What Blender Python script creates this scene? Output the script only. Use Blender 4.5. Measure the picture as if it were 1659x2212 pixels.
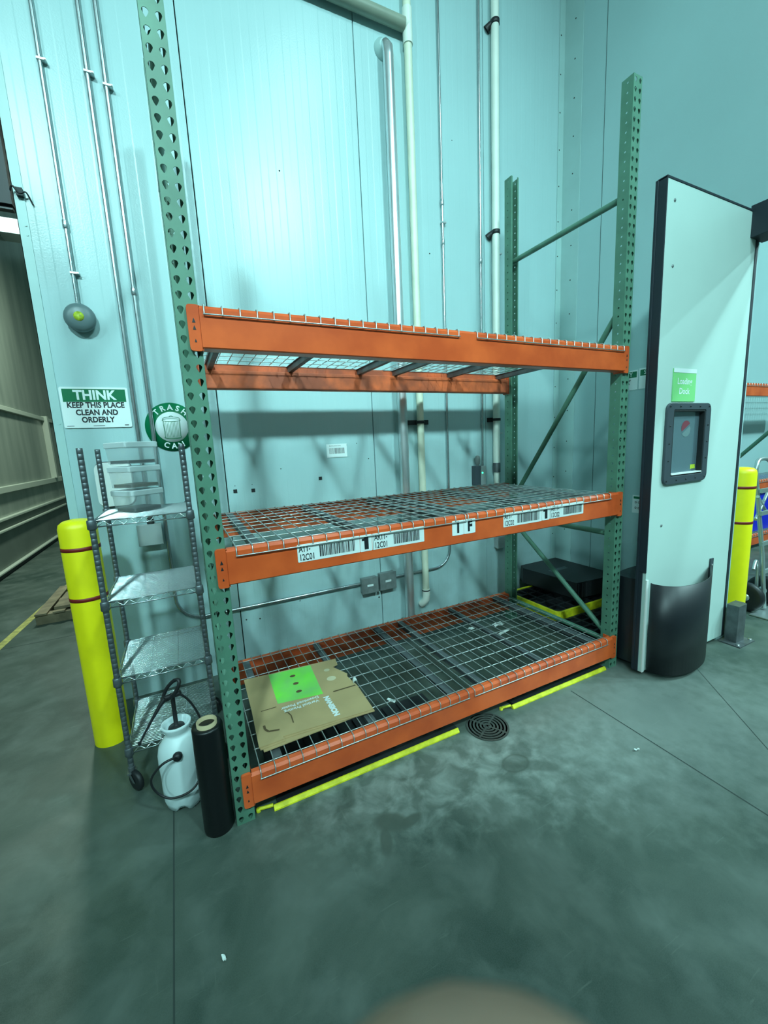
import bpy, math, random
from mathutils import Vector, Matrix, noise
random.seed(7)
PI = math.pi
for o in list(bpy.data.objects): bpy.data.objects.remove(o)
SC = bpy.context.scene
COL = SC.collection

# ---------------------------------------------------------------- camera
CAM = Vector((-0.1303, -1.7393, 1.6366))
cd = bpy.data.cameras.new('camera'); cam = bpy.data.objects.new('camera', cd); COL.objects.link(cam)
r_ = Vector((0.89341972, -0.44663687, -0.04813218)); u_ = Vector((0.11396076, 0.12170139, 0.9860029)); w_ = Vector((0.43452749, 0.88639962, -0.1596295))
M = Matrix((r_, u_, -w_)).transposed().to_4x4(); M.translation = CAM; cam.matrix_world = M
cd.sensor_fit = 'HORIZONTAL'; cd.lens = 2.2; cd.sensor_width = 2.2 * 1659 / 887.9
cd.clip_start = 0.005; cd.clip_end = 200
cd.dof.use_dof = True; cd.dof.focus_distance = 2.2; cd.dof.aperture_fstop = 2.4
SC.camera = cam

# ---------------------------------------------------------------- world, lamps, exposure
SC.view_settings.view_transform = 'Standard'; SC.view_settings.look = 'None'
SC.view_settings.exposure = -0.06; SC.view_settings.gamma = 1.0; SC.view_settings.use_curve_mapping = False
wd = bpy.data.worlds.new('world'); SC.world = wd; wd.use_nodes = True
wd.node_tree.nodes['Background'].inputs[0].default_value = (0.34, 0.70, 0.66, 1)
wd.node_tree.nodes['Background'].inputs[1].default_value = 0.27
LCOL = (0.56, 0.97, 0.98)
def lamp(name, loc, power, size=0.45, col=LCOL, aim=None, spread=PI):
    l = bpy.data.lights.new(name, 'AREA'); l.shape = 'DISK'; l.size = size; l.energy = power; l.color = col; l.spread = spread
    o = bpy.data.objects.new(name, l); COL.objects.link(o); o.location = loc
    d = (Vector(aim) - Vector(loc)) if aim else Vector((0, 0, -1))
    o.rotation_euler = d.to_track_quat('-Z', 'Y').to_euler()
    return o
# a row of high bays behind the viewer, one above the rack aisle, and those of the neighbouring rooms
for i_, (x_, p_) in enumerate(((-6.7, 36), (-2.1, 76), (2.5, 50), (7.1, 28))):
    lamp('high_bay_lamp', (x_, -6.0, 7.2), p_, 0.62, aim=(1.0, 1.3, 2.3), spread=1.05)
lamp('high_bay_lamp_over_rack_aisle', (1.85, -1.5, 6.3), 52, 0.6)
lamp('lamp_in_right_room', (4.85, -3.2, 6.5), 190, 0.3)
lamp('lamp_in_right_room_mid', (6.9, -3.6, 6.5), 380, 0.3)
lamp('lamp_in_right_room_far', (9.3, -3.8, 6.5), 460, 0.3)
lamp('lamp_in_left_room', (-1.2, 6.0, 5.5), 250, 0.5, col=(0.8, 1.0, 0.85))

# ---------------------------------------------------------------- materials
def mat(name, color, rough=0.5, metal=0.0, nz=0.0, nscale=8.0, bump=0.0, bscale=60.0, spec=0.5, dark=None, detail=4.0, stretch=None):
    m = bpy.data.materials.new(name); m.use_nodes = True
    nt = m.node_tree; N = nt.nodes; L = nt.links; b = N['Principled BSDF']
    b.inputs['Base Color'].default_value = (*color, 1); b.inputs['Roughness'].default_value = rough
    b.inputs['Metallic'].default_value = metal; b.inputs['Specular IOR Level'].default_value = spec
    tc = N.new('ShaderNodeTexCoord'); src = tc.outputs['Object']
    if stretch:
        mp = N.new('ShaderNodeMapping'); mp.inputs['Scale'].default_value = stretch
        L.new(src, mp.inputs['Vector']); src = mp.outputs['Vector']
    if nz > 0:
        t = N.new('ShaderNodeTexNoise'); t.inputs['Scale'].default_value = nscale; t.inputs['Detail'].default_value = detail
        L.new(src, t.inputs['Vector'])
        mx = N.new('ShaderNodeMix'); mx.data_type = 'RGBA'
        dk = dark if dark else tuple(c * (1 - nz) for c in color)
        mx.inputs['A'].default_value = (*dk, 1); mx.inputs['B'].default_value = (*color, 1)
        cr = N.new('ShaderNodeMapRange'); cr.inputs['From Min'].default_value = 0.35; cr.inputs['From Max'].default_value = 0.65
        L.new(t.outputs['Fac'], cr.inputs['Value']); L.new(cr.outputs['Result'], mx.inputs['Factor'])
        L.new(mx.outputs['Result'], b.inputs['Base Color'])
    if bump > 0:
        t2 = N.new('ShaderNodeTexNoise'); t2.inputs['Scale'].default_value = bscale; t2.inputs['Detail'].default_value = 3
        L.new(src, t2.inputs['Vector'])
        bp = N.new('ShaderNodeBump'); bp.inputs['Strength'].default_value = bump; bp.inputs['Distance'].default_value = 0.004
        L.new(t2.outputs['Fac'], bp.inputs['Height']); L.new(bp.outputs['Normal'], b.inputs['Normal'])
    return m
def glass(name, color, rough=0.05, alpha=0.3):
    m = mat(name, color, rough); b = m.node_tree.nodes['Principled BSDF']
    b.inputs['Alpha'].default_value = alpha
    return m
def emis(name, color, strength):
    m = mat(name, color); b = m.node_tree.nodes['Principled BSDF']
    b.inputs['Emission Color'].default_value = (*color, 1); b.inputs['Emission Strength'].default_value = strength
    return m
MT = {}
MT['wall'] = mat('insulated_panel_paint', (0.42, 0.60, 0.615), 0.30, nz=0.05, nscale=1.3, bump=0.16, bscale=110)
MT['wall_r'] = mat('flat_panel_paint', (0.39, 0.575, 0.585), 0.42, nz=0.07, nscale=1.1, bump=0.08, bscale=120)
MT['trim'] = mat('panel_trim_paint', (0.40, 0.58, 0.57), 0.40, nz=0.06, nscale=5)
MT['seam'] = mat('panel_seam', (0.05, 0.09, 0.09), 0.8)
MT['green'] = mat('rack_green_paint', (0.105, 0.245, 0.170), 0.42, nz=0.22, nscale=9, bump=0.05, bscale=90)
MT['orange'] = mat('rack_orange_paint', (0.82, 0.130, 0.030), 0.30, nz=0.20, nscale=5, dark=(0.62, 0.085, 0.02), bump=0.03, bscale=80)
MT['orange_d'] = mat('dirty_orange_paint', (0.78, 0.14, 0.04), 0.55, nz=0.45, nscale=7, dark=(0.34, 0.07, 0.03))
MT['zinc'] = mat('zinc_wire', (0.62, 0.66, 0.66), 0.34, 0.85, nz=0.15, nscale=30)
MT['zinc_d'] = mat('zinc_channel', (0.17, 0.19, 0.20), 0.5, 0.6, nz=0.35, nscale=14)
MT['conduit'] = mat('galvanised_conduit', (0.50, 0.56, 0.58), 0.26, 0.9, nz=0.12, nscale=20)
MT['jacket'] = mat('aluminium_pipe_jacket', (0.78, 0.82, 0.84), 0.28, 0.8, nz=0.10, nscale=5, bump=0.05, bscale=9)
MT['chrome'] = mat('chrome_wire', (0.56, 0.62, 0.64), 0.22, 0.95)
MT['chrome_post'] = mat('chrome_post', (0.20, 0.23, 0.25), 0.42, 0.7, nz=0.3, nscale=40)
MT['white'] = mat('white_plastic', (0.80, 0.84, 0.82), 0.45)
MT['pvc'] = mat('white_pvc', (0.80, 0.84, 0.76), 0.42, nz=0.10, nscale=4)
MT['pvc_y'] = mat('aged_pvc', (0.76, 0.78, 0.62), 0.40, nz=0.14, nscale=5)
MT['black'] = mat('black_plastic', (0.012, 0.014, 0.016), 0.5)
MT['rubber'] = mat('black_rubber', (0.010, 0.013, 0.018), 0.42, nz=0.3, nscale=20, stretch=(1, 1, 30))
MT['iron'] = mat('dark_steel', (0.03, 0.035, 0.035), 0.6, 0.4)
MT['yellow'] = mat('yellow_bollard_cover', (0.92, 0.80, 0.004), 0.42, nz=0.05, nscale=12)
MT['yellow_d'] = mat('yellow_paint', (0.82, 0.78, 0.02), 0.5, nz=0.30, nscale=22)
MT['red'] = mat('dark_red_band', (0.20, 0.012, 0.006), 0.5)
MT['grey_bell'] = mat('grey_bell_paint', (0.13, 0.19, 0.20), 0.38)
MT['sticker_y'] = mat('yellow_green_sticker', (0.60, 0.75, 0.05), 0.5, nz=0.5, nscale=70)
MT['box'] = mat('grey_box_cast', (0.23, 0.27, 0.27), 0.5, 0.3, nz=0.2, nscale=25)
MT['box_l'] = mat('grey_box_painted', (0.36, 0.42, 0.42), 0.5)
MT['sign_w'] = mat('sign_white', (0.78, 0.86, 0.86), 0.32)
MT['sign_g'] = mat('sign_green', (0.0, 0.155, 0.060), 0.35)
MT['ink'] = mat('black_ink', (0.012, 0.016, 0.02), 0.5)
MT['ink_l'] = mat('grey_ink', (0.12, 0.13, 0.13), 0.5)
MT['lime'] = mat('lime_sign', (0.24, 0.66, 0.24), 0.4)
MT['lime_print'] = mat('lime_print', (0.20, 0.78, 0.055), 0.5, nz=0.45, nscale=6.0, dark=(0.22, 0.60, 0.16))
MT['card'] = mat('brown_cardboard', (0.48, 0.34, 0.165), 0.75, nz=0.12, nscale=5)
MT['card_d'] = mat('cardboard_crease', (0.11, 0.07, 0.03), 0.9)
MT['paper'] = mat('paper_scrap', (0.74, 0.80, 0.78), 0.7)
MT['core'] = mat('cardboard_core', (0.50, 0.40, 0.24), 0.8)
MT['wrap'] = mat('black_stretch_film', (0.003, 0.004, 0.005), 0.38, bump=0.12, bscale=14, stretch=(1, 1, 8))
MT['jug'] = mat('milky_plastic', (0.70, 0.84, 0.86), 0.4)
MT['clear'] = glass('clear_tub_plastic', (0.72, 0.84, 0.86), 0.10, 0.2)
MT['lid'] = glass('frosted_lid', (0.80, 0.90, 0.92), 0.3, 0.50)
MT['residue'] = mat('brown_residue', (0.16, 0.13, 0.10), 0.7, nz=0.4, nscale=30)
MT['residue_d'] = mat('dark_residue', (0.05, 0.045, 0.05), 0.7)
MT['door'] = mat('door_panel_white', (0.54, 0.69, 0.65), 0.34, nz=0.05, nscale=2)
MT['win'] = glass('door_pane', (0.16, 0.24, 0.28), 0.04, 0.50)
MT['gasket'] = mat('door_gasket', (0.012, 0.020, 0.030), 0.55)
MT['winframe'] = mat('window_frame_grey', (0.05, 0.065, 0.08), 0.42)
MT['blue'] = mat('blue_bin_plastic', (0.0, 0.012, 0.55), 0.45)
MT['alu'] = mat('aluminium_tube', (0.60, 0.66, 0.66), 0.32, 0.8)
MT['wood'] = mat('pallet_wood', (0.30, 0.24, 0.15), 0.8, nz=0.4, nscale=8)
MT['skin'] = mat('skin', (0.34, 0.22, 0.16), 0.55)
MT['nail'] = mat('nail', (0.38, 0.26, 0.2), 0.35)
MT['vinyl'] = mat('far_wall_panel', (0.34, 0.38, 0.32), 0.25, nz=0.35, nscale=1.2, stretch=(1.0, 2.5, 0.35), dark=(0.24, 0.28, 0.24))
MT['rail'] = mat('wall_guard_rail', (0.50, 0.54, 0.45), 0.5)
MT['line'] = mat('floor_line_yellow', (0.55, 0.50, 0.14), 0.6, nz=0.4, nscale=20)
MT['grate'] = mat('cast_iron_grate', (0.085, 0.095, 0.085), 0.6, 0.3, nz=0.3, nscale=30)
MT['led'] = emis('led_green', (0.05, 1.0, 0.45), 3.0)
MT['lampface'] = emis('lamp_face', (0.75, 1.0, 0.97), 2.2)

def floor_material():
    m = bpy.data.materials.new('stained_concrete'); m.use_nodes = True
    nt = m.node_tree; N = nt.nodes; L = nt.links; b = N['Principled BSDF']
    tc = N.new('ShaderNodeTexCoord'); P = tc.outputs['Object']
    def nz(scale, detail=5, dist=0.0, st=None, rough=0.55, rot=0):
        t = N.new('ShaderNodeTexNoise'); t.inputs['Scale'].default_value = scale; t.inputs['Detail'].default_value = detail
        t.inputs['Distortion'].default_value = dist; t.inputs['Roughness'].default_value = rough
        if st:
            mp = N.new('ShaderNodeMapping'); mp.inputs['Scale'].default_value = st; mp.inputs['Rotation'].default_value = (0, 0, rot)
            L.new(P, mp.inputs['Vector']); L.new(mp.outputs['Vector'], t.inputs['Vector'])
        else: L.new(P, t.inputs['Vector'])
        return t.outputs['Fac']
    def rng(s, a, b_, c=0.0, d=1.0):
        r = N.new('ShaderNodeMapRange'); r.inputs['From Min'].default_value = a; r.inputs['From Max'].default_value = b_
        r.inputs['To Min'].default_value = c; r.inputs['To Max'].default_value = d; L.new(s, r.inputs['Value']); return r.outputs['Result']
    def mix(f, A, B):
        x = N.new('ShaderNodeMix'); x.data_type = 'RGBA'
        if hasattr(f, 'links'): L.new(f, x.inputs['Factor'])
        else: x.inputs['Factor'].default_value = f
        for k, v in (('A', A), ('B', B)):
            if hasattr(v, 'links'): L.new(v, x.inputs[k])
            else: x.inputs[k].default_value = (*v, 1)
        return x.outputs['Result']
    def math_(op, a, b_=None):
        x = N.new('ShaderNodeMath'); x.operation = op
        for i, v in enumerate((a, b_)):
            if v is None: continue
            if hasattr(v, 'links'): L.new(v, x.inputs[i])
            else: x.inputs[i].default_value = v
        return x.outputs[0]
    def blob(x, y, rx, ry, rot=0, soft=0.25, wob=0.25):
        mp = N.new('ShaderNodeMapping'); mp.vector_type = 'TEXTURE'
        mp.inputs['Location'].default_value = (x, y, 0); mp.inputs['Rotation'].default_value = (0, 0, rot); mp.inputs['Scale'].default_value = (rx, ry, 1)
        L.new(P, mp.inputs['Vector'])
        ln = N.new('ShaderNodeVectorMath'); ln.operation = 'LENGTH'; L.new(mp.outputs['Vector'], ln.inputs[0])
        d = math_('ADD', ln.outputs['Value'], math_('MULTIPLY', math_('SUBTRACT', nz(14, 3), 0.5), wob * 3))
        return rng(d, 1 - soft, 1 + soft, 1.0, 0.0), d
    c = mix(rng(nz(1.6, 6, 0.6), 0.36, 0.66), (0.024, 0.047, 0.036), (0.095, 0.122, 0.102))
    c = mix(rng(nz(5.5, 7, 0.4), 0.45, 0.75, 0, 0.5), c, (0.165, 0.195, 0.175))
    c = mix(rng(nz(2.4, 5, 0.3), 0.30, 0.50, 0.45, 0.0), c, (0.05, 0.075, 0.055))
    c = mix(rng(nz(260, 2), 0.35, 0.65, 0.0, 0.25), c, (0.10, 0.13, 0.12))
    # scuffs
    c = mix(rng(nz(9, 4, 0.4, (0.6, 7, 1), rot=-0.55), 0.66, 0.80, 0, 0.22), c, (0.33, 0.37, 0.33))
    c = mix(rng(nz(7, 4, 0.4, (7, 0.5, 1), rot=0.4), 0.68, 0.82, 0, 0.15), c, (0.30, 0.34, 0.30))
    # brighter zones: mottled in front of the drain, even to its right
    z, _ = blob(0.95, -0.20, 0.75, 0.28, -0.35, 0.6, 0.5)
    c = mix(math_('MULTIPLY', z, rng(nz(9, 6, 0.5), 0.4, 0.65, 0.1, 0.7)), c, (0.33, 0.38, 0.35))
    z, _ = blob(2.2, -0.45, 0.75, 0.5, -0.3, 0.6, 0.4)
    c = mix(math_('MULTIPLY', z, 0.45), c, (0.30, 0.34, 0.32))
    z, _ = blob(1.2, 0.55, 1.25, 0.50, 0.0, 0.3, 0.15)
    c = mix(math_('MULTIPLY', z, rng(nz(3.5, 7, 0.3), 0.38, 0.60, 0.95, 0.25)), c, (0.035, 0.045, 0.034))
    # damp stains
    for (x, y, rx, ry, rot, k, wob) in ((0.53, -0.315, 0.075, 0.045, -0.6, 0.85, 0.10), (0.470, -0.385, 0.025, 0.065, -0.35, 0.85, 0.08), (0.61, -0.350, 0.055, 0.024, 0.1, 0.85, 0.08),
                                 (1.24, -0.33, 0.085, 0.06, 0, 0.5, 0.1), (1.33, -0.40, 0.10, 0.035, -0.6, 0.5, 0.3),
                                 (1.33, 0.07, 0.30, 0.10, 0.1, 0.75, 0.4), (0.5, 0.55, 0.5, 0.12, 0.2, 0.5, 0.5), (1.5, 0.85, 0.5, 0.14, 0, 0.5, 0.6), (-0.75, 0.75, 0.25, 0.18, 0, 0.55, 0.4)):
        z, d = blob(x, y, rx, ry, rot, 0.2, wob)
        c = mix(math_('MULTIPLY', z, k), c, (0.065, 0.085, 0.07))
    z, d = blob(1.24, -0.33, 0.085, 0.06, 0, 0.2, 0.1)
    ring = rng(math_('ABSOLUTE', math_('SUBTRACT', d, 0.85)), 0.0, 0.13, 0.5, 0.0)
    c = mix(ring, c, (0.06, 0.08, 0.065))
    L.new(c, b.inputs['Base Color'])
    L.new(rng(nz(3.0, 5, 0.5), 0.3, 0.7, 0.38, 0.62), b.inputs['Roughness'])
    b.inputs['Specular IOR Level'].default_value = 0.4
    bp = N.new('ShaderNodeBump'); bp.inputs['Strength'].default_value = 0.12; bp.inputs['Distance'].default_value = 0.004
    L.new(nz(40, 6), bp.inputs['Height']); L.new(bp.outputs['Normal'], b.inputs['Normal'])
    return m
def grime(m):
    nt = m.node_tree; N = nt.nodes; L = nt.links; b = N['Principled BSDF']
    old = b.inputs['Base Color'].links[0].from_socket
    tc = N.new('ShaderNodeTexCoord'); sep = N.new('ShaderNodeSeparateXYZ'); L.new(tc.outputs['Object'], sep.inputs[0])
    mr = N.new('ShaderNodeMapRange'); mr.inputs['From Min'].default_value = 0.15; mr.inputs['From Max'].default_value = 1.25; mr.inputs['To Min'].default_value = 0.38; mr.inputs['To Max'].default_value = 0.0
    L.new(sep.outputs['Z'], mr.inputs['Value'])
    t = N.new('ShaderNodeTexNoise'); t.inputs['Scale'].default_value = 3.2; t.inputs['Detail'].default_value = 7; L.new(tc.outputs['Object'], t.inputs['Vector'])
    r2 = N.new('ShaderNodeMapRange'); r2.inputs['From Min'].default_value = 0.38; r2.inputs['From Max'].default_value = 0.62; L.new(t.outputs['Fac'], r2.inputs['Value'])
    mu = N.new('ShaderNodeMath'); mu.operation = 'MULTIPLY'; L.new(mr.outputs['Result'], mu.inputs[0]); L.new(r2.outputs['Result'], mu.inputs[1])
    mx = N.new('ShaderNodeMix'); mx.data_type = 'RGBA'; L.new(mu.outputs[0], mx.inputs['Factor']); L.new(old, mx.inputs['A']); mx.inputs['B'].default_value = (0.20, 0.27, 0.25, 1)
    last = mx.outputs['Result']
    # rubbed dirty patch beside the left doorway
    mp = N.new('ShaderNodeMapping'); mp.vector_type = 'TEXTURE'; mp.inputs['Location'].default_value = (-0.70, 1.4, 2.95); mp.inputs['Scale'].default_value = (0.09, 1.0, 0.30)
    L.new(tc.outputs['Object'], mp.inputs['Vector']); ln = N.new('ShaderNodeVectorMath'); ln.operation = 'LENGTH'; L.new(mp.outputs['Vector'], ln.inputs[0])
    r3 = N.new('ShaderNodeMapRange'); r3.inputs['From Min'].default_value = 0.2; r3.inputs['From Max'].default_value = 1.2; r3.inputs['To Min'].default_value = 0.5; r3.inputs['To Max'].default_value = 0.0
    L.new(ln.outputs['Value'], r3.inputs['Value'])
    m3 = N.new('ShaderNodeMath'); m3.operation = 'MULTIPLY'; L.new(r3.outputs['Result'], m3.inputs[0]); L.new(r2.outputs['Result'], m3.inputs[1])
    mx2 = N.new('ShaderNodeMix'); mx2.data_type = 'RGBA'; L.new(m3.outputs[0], mx2.inputs['Factor']); L.new(last, mx2.inputs['A']); mx2.inputs['B'].default_value = (0.16, 0.22, 0.19, 1)
    L.new(mx2.outputs['Result'], b.inputs['Base Color'])
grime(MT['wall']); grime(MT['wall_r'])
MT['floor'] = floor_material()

# ---------------------------------------------------------------- mesh builder
ORG = {}
def V3(*a): return Vector(a)
class MB:
    def __init__(s): s.v = []; s.f = []; s.m = []; s.sm = []
    def add(s, vs, fs, mi=0, smooth=False):
        b = len(s.v); s.v += [tuple(v) for v in vs]
        for f in fs: s.f.append(tuple(b + i for i in f)); s.m.append(mi); s.sm.append(smooth)
        return s
    def box(s, x0, y0, z0, x1, y1, z1, mi=0):
        v = [(x, y, z) for z in (z0, z1) for y in (y0, y1) for x in (x0, x1)]
        return s.add(v, [(0, 2, 3, 1), (4, 5, 7, 6), (0, 1, 5, 4), (2, 6, 7, 3), (0, 4, 6, 2), (1, 3, 7, 5)], mi)
    def prism(s, poly, axis, a, b, mi=0, smooth=False):
        # poly: 2D points; axis 'x': (y,z); 'y': (x,z); 'z': (x,y)
        n = len(poly)
        def P(p, t): return {'x': (t, p[0], p[1]), 'y': (p[0], t, p[1]), 'z': (p[0], p[1], t)}[axis]
        vs = [P(p, a) for p in poly] + [P(p, b) for p in poly]
        s.add(vs, [(i, (i + 1) % n, n + (i + 1) % n, n + i) for i in range(n)], mi, smooth)
        s.add(vs, [tuple(range(n))[::-1], tuple(range(n, 2 * n))], mi)
        return s
    def tube(s, pts, r, n=8, mi=0, closed=False, cap=True):
        pts = [Vector(p) for p in pts]; k = len(pts); rs = r if isinstance(r, (list, tuple)) else [r] * k
        T = []
        for i in range(k):
            a = pts[(i - 1) % k] if (closed or i > 0) else pts[i]; b = pts[(i + 1) % k] if (closed or i < k - 1) else pts[i]
            T.append((b - a).normalized() if (b - a).length > 1e-9 else V3(0, 0, 1))
        up = V3(0, 0, 1) if abs(T[0].z) < 0.9 else V3(1, 0, 0)
        nx = (up - T[0] * up.dot(T[0])).normalized(); vs = []
        for i in range(k):
            nx = (nx - T[i] * nx.dot(T[i])).normalized(); ny = T[i].cross(nx)
            for j in range(n):
                a = 2 * PI * (j + 0.5) / n; vs.append(pts[i] + (nx * math.cos(a) + ny * math.sin(a)) * rs[i])
        fs = []
        for i in range(k if closed else k - 1):
            for j in range(n):
                a = i * n + j; b = i * n + (j + 1) % n; c = ((i + 1) % k) * n + (j + 1) % n; d = ((i + 1) % k) * n + j
                fs.append((a, b, c, d))
        s.add(vs, fs, mi, True)
        if cap and not closed: s.add(vs, [tuple(range(n))[::-1], tuple(range((k - 1) * n, k * n))], mi)
        return s
    def lathe(s, prof, c=(0, 0, 0), n=32, mi=0, axis='z', smooth=True, ax=None):
        # prof list of (r, h)
        vs = []
        for (r, h) in prof:
            for j in range(n):
                a = 2 * PI * j / n; x, y = r * math.cos(a), r * math.sin(a)
                p = {'z': (x, y, h), 'y': (x, h, y), 'x': (h, x, y)}[axis]
                vs.append((c[0] + p[0], c[1] + p[1], c[2] + p[2]))
        fs = [(i * n + j, i * n + (j + 1) % n, (i + 1) * n + (j + 1) % n, (i + 1) * n + j) for i in range(len(prof) - 1) for j in range(n)]
        s.add(vs, fs, mi, smooth)
        if prof[0][0] > 1e-6: s.add(vs[:n], [tuple(range(n))], mi)
        if prof[-1][0] > 1e-6: s.add(vs[-n:], [tuple(range(n))], mi)
        return s
    def build(s, name, mats, parent=None, smooth=None, bevel=0, solid=0, origin=None):
        me = bpy.data.meshes.new(name)
        o_ = ORG.get(parent.name, Vector()) if parent else (Vector(origin) if origin is not None else Vector())
        me.from_pydata([(x - o_.x, y - o_.y, z - o_.z) for x, y, z in s.v], [], s.f)
        for m in (mats if isinstance(mats, (list, tuple)) else [mats]): me.materials.append(m)
        for p, mi, sm in zip(me.polygons, s.m, s.sm): p.material_index = mi; p.use_smooth = sm if smooth is None else smooth
        me.validate(); me.update()
        o = bpy.data.objects.new(name, me); COL.objects.link(o)
        if parent: o.parent = parent
        else: o.location = o_
        ORG[o.name] = o_
        if solid:
            md = o.modifiers.new('thickness', 'SOLIDIFY'); md.thickness = solid; md.offset = 0
        if bevel:
            md = o.modifiers.new('bevel', 'BEVEL'); md.width = bevel; md.segments = 2; md.limit_method = 'ANGLE'; md.angle_limit = 0.7
        return o
def thing(name, label, cat, loc, group=None, kind=None):
    o = bpy.data.objects.new(name, None); COL.objects.link(o); o.location = loc; o.empty_display_size = 0.05
    ORG[o.name] = Vector(loc); return tag(o, label, cat, group, kind)
def tag(o, label, cat=None, group=None, kind=None):
    if label: o['label'] = label
    if cat: o['category'] = cat
    if group: o['group'] = group
    if kind: o['kind'] = kind
    return o
def struct(o, label=None): o['kind'] = 'structure'; 
def copy_tree(o, parent=None):
    c = o.copy(); COL.objects.link(c); c.parent = parent
    for ch in list(o.children):
        copy_tree(ch, c)
    return c
def spline(pts, n=8, closed=False):
    pts = [Vector(p) for p in pts]; out = []; k = len(pts)
    for i in range(k if closed else k - 1):
        p0 = pts[(i - 1) % k] if (closed or i > 0) else pts[i]; p1 = pts[i]; p2 = pts[(i + 1) % k]
        p3 = pts[(i + 2) % k] if (closed or i < k - 2) else p2
        for j in range(n):
            t = j / n
            out.append(0.5 * ((2 * p1) + (p2 - p0) * t + (2 * p0 - 5 * p1 + 4 * p2 - p3) * t * t + (3 * p1 - p0 - 3 * p2 + p3) * t ** 3))
    if not closed: out.append(pts[-1])
    return out
def text_geo(txt, size, bold=0.0, align='CENTER', sx=1.0, space=1.0):
    cu = bpy.data.curves.new('t', 'FONT'); cu.body = txt; cu.size = size; cu.align_x = align; cu.align_y = 'CENTER'
    cu.offset = bold; cu.resolution_u = 3; cu.space_character = space; cu.fill_mode = 'FRONT'
    o = bpy.data.objects.new('t', cu); COL.objects.link(o); bpy.context.view_layer.update()
    dg = bpy.context.evaluated_depsgraph_get(); me = o.evaluated_get(dg).to_mesh()
    vs = [(v.co.x * sx, v.co.y) for v in me.vertices]; fs = [tuple(p.vertices) for p in me.polygons]
    o.evaluated_get(dg).to_mesh_clear(); bpy.data.objects.remove(o); bpy.data.curves.remove(cu)
    return vs, fs
def put_text(mb, txt, size, fn, mi, **k):
    vs, fs = text_geo(txt, size, **k)
    mb.add([fn(x, y) for x, y in vs], fs, mi)
def rrect(x0, z0, x1, z1, r, n=4):
    out = []
    for cx, cz, a0 in ((x1 - r, z1 - r, 0), (x0 + r, z1 - r, PI / 2), (x0 + r, z0 + r, PI), (x1 - r, z0 + r, 1.5 * PI)):
        for i in range(n + 1):
            a = a0 + PI / 2 * i / n; out.append((cx + r * math.cos(a), cz + r * math.sin(a)))
    return out

WY = 1.40      # back wall plane
WX = 3.50      # right wall plane
JX = -0.77     # left end of the back wall

# ---------------------------------------------------------------- setting
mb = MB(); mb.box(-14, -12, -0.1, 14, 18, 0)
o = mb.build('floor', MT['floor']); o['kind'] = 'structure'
def wall_profile_back():
    # shallow alternating flats between panel seams
    pts = []
    seams = [-1.02 + 1.1835 * i for i in range(0, 5)]
    x0 = JX
    pts.append((x0, WY))
    for i in range(4):
        a, b = seams[i], seams[i + 1]; per = (b - a) / 11.0
        for k in range(11):
            for (t, d) in ((0.03, 0.0), (0.10, -0.0006), (0.52, -0.0006), (0.59, 0.0)):
                x = a + per * (k + t)
                if x0 + 0.01 < x < WX - 0.02 and not (x - a < 0.02) and not (b - x < 0.012): pts.append((x, WY + d))
        if x0 < b < WX - 0.05:
            pts += [(b - 0.004, WY), (b - 0.0025, WY + 0.012), (b + 0.0025, WY + 0.012), (b + 0.004, WY)]
    pts.append((WX, WY))
    return pts
prof = wall_profile_back()
mb = MB(); n = len(prof); H = 8.0
vs = [(x, y, 0) for x, y in prof] + [(x, y, H) for x, y in prof]
mb.add(vs, [(i, i + 1, n + i + 1, n + i) for i in range(n - 1)])
mb.box(JX, WY + 0.012, 0, WX + 0.1, WY + 0.15, H)
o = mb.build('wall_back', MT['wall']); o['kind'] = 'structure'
for (x_, z_, r_h) in ((1.10, 1.655, 0.005), (1.19, 1.665, 0.004), (1.29, 1.535, 0.005), (0.56, 1.50, 0.004), (0.22, 1.40, 0.003), (0.34, 1.40, 0.003), (0.20, 0.38, 0.006), (0.30, 0.365, 0.006), (0.62, 0.44, 0.005), (1.32, 0.32, 0.008), (1.95, 3.2, 0.006), (0.73, 3.55, 0.006), (2.2, 4.1, 0.004)):
    h_ = MB(); h_.lathe([(r_h, 0.0), (r_h, -0.0012), (0, -0.0014)], (x_, WY, z_), 8, 0, 'y'); h_.build('anchor_plug', MT['iron'], o)
# end of the wall at the left doorway: a flat jamb trim with an overlap line
mb = MB(); mb.box(JX - 0.004, WY - 0.004, 0, JX + 0.045, WY - 0.0005, 5.0); mb.box(JX - 0.004, WY - 0.004, 0, JX - 0.001, WY + 0.154, 5.0)
for z in (1.86, 2.9, 2.95): mb.lathe([(0.006, -0.003), (0.006, 0.0), (0, 0.0)], (JX + 0.03, WY - 0.004, z), 8, 0, 'y')
o = mb.build('trim_1', MT['trim']); o['kind'] = 'structure'
# right wall with the doorway
mb = MB()
mb.box(WX, -0.16, 0, WX + 0.12, WY + 0.1, H); mb.box(WX, -3.4, 3.09, WX + 0.12, -0.16, H); mb.box(WX, -9, 0, WX + 0.12, -3.4, H)
o = mb.build('wall_right', MT['wall_r']); o['kind'] = 'structure'
mb = MB(); mb.box(WX - 0.0015, 0.968, 0, WX + 0.01, 0.972, H)
mb.build('panel_seam', MT['seam'], o)
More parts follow.
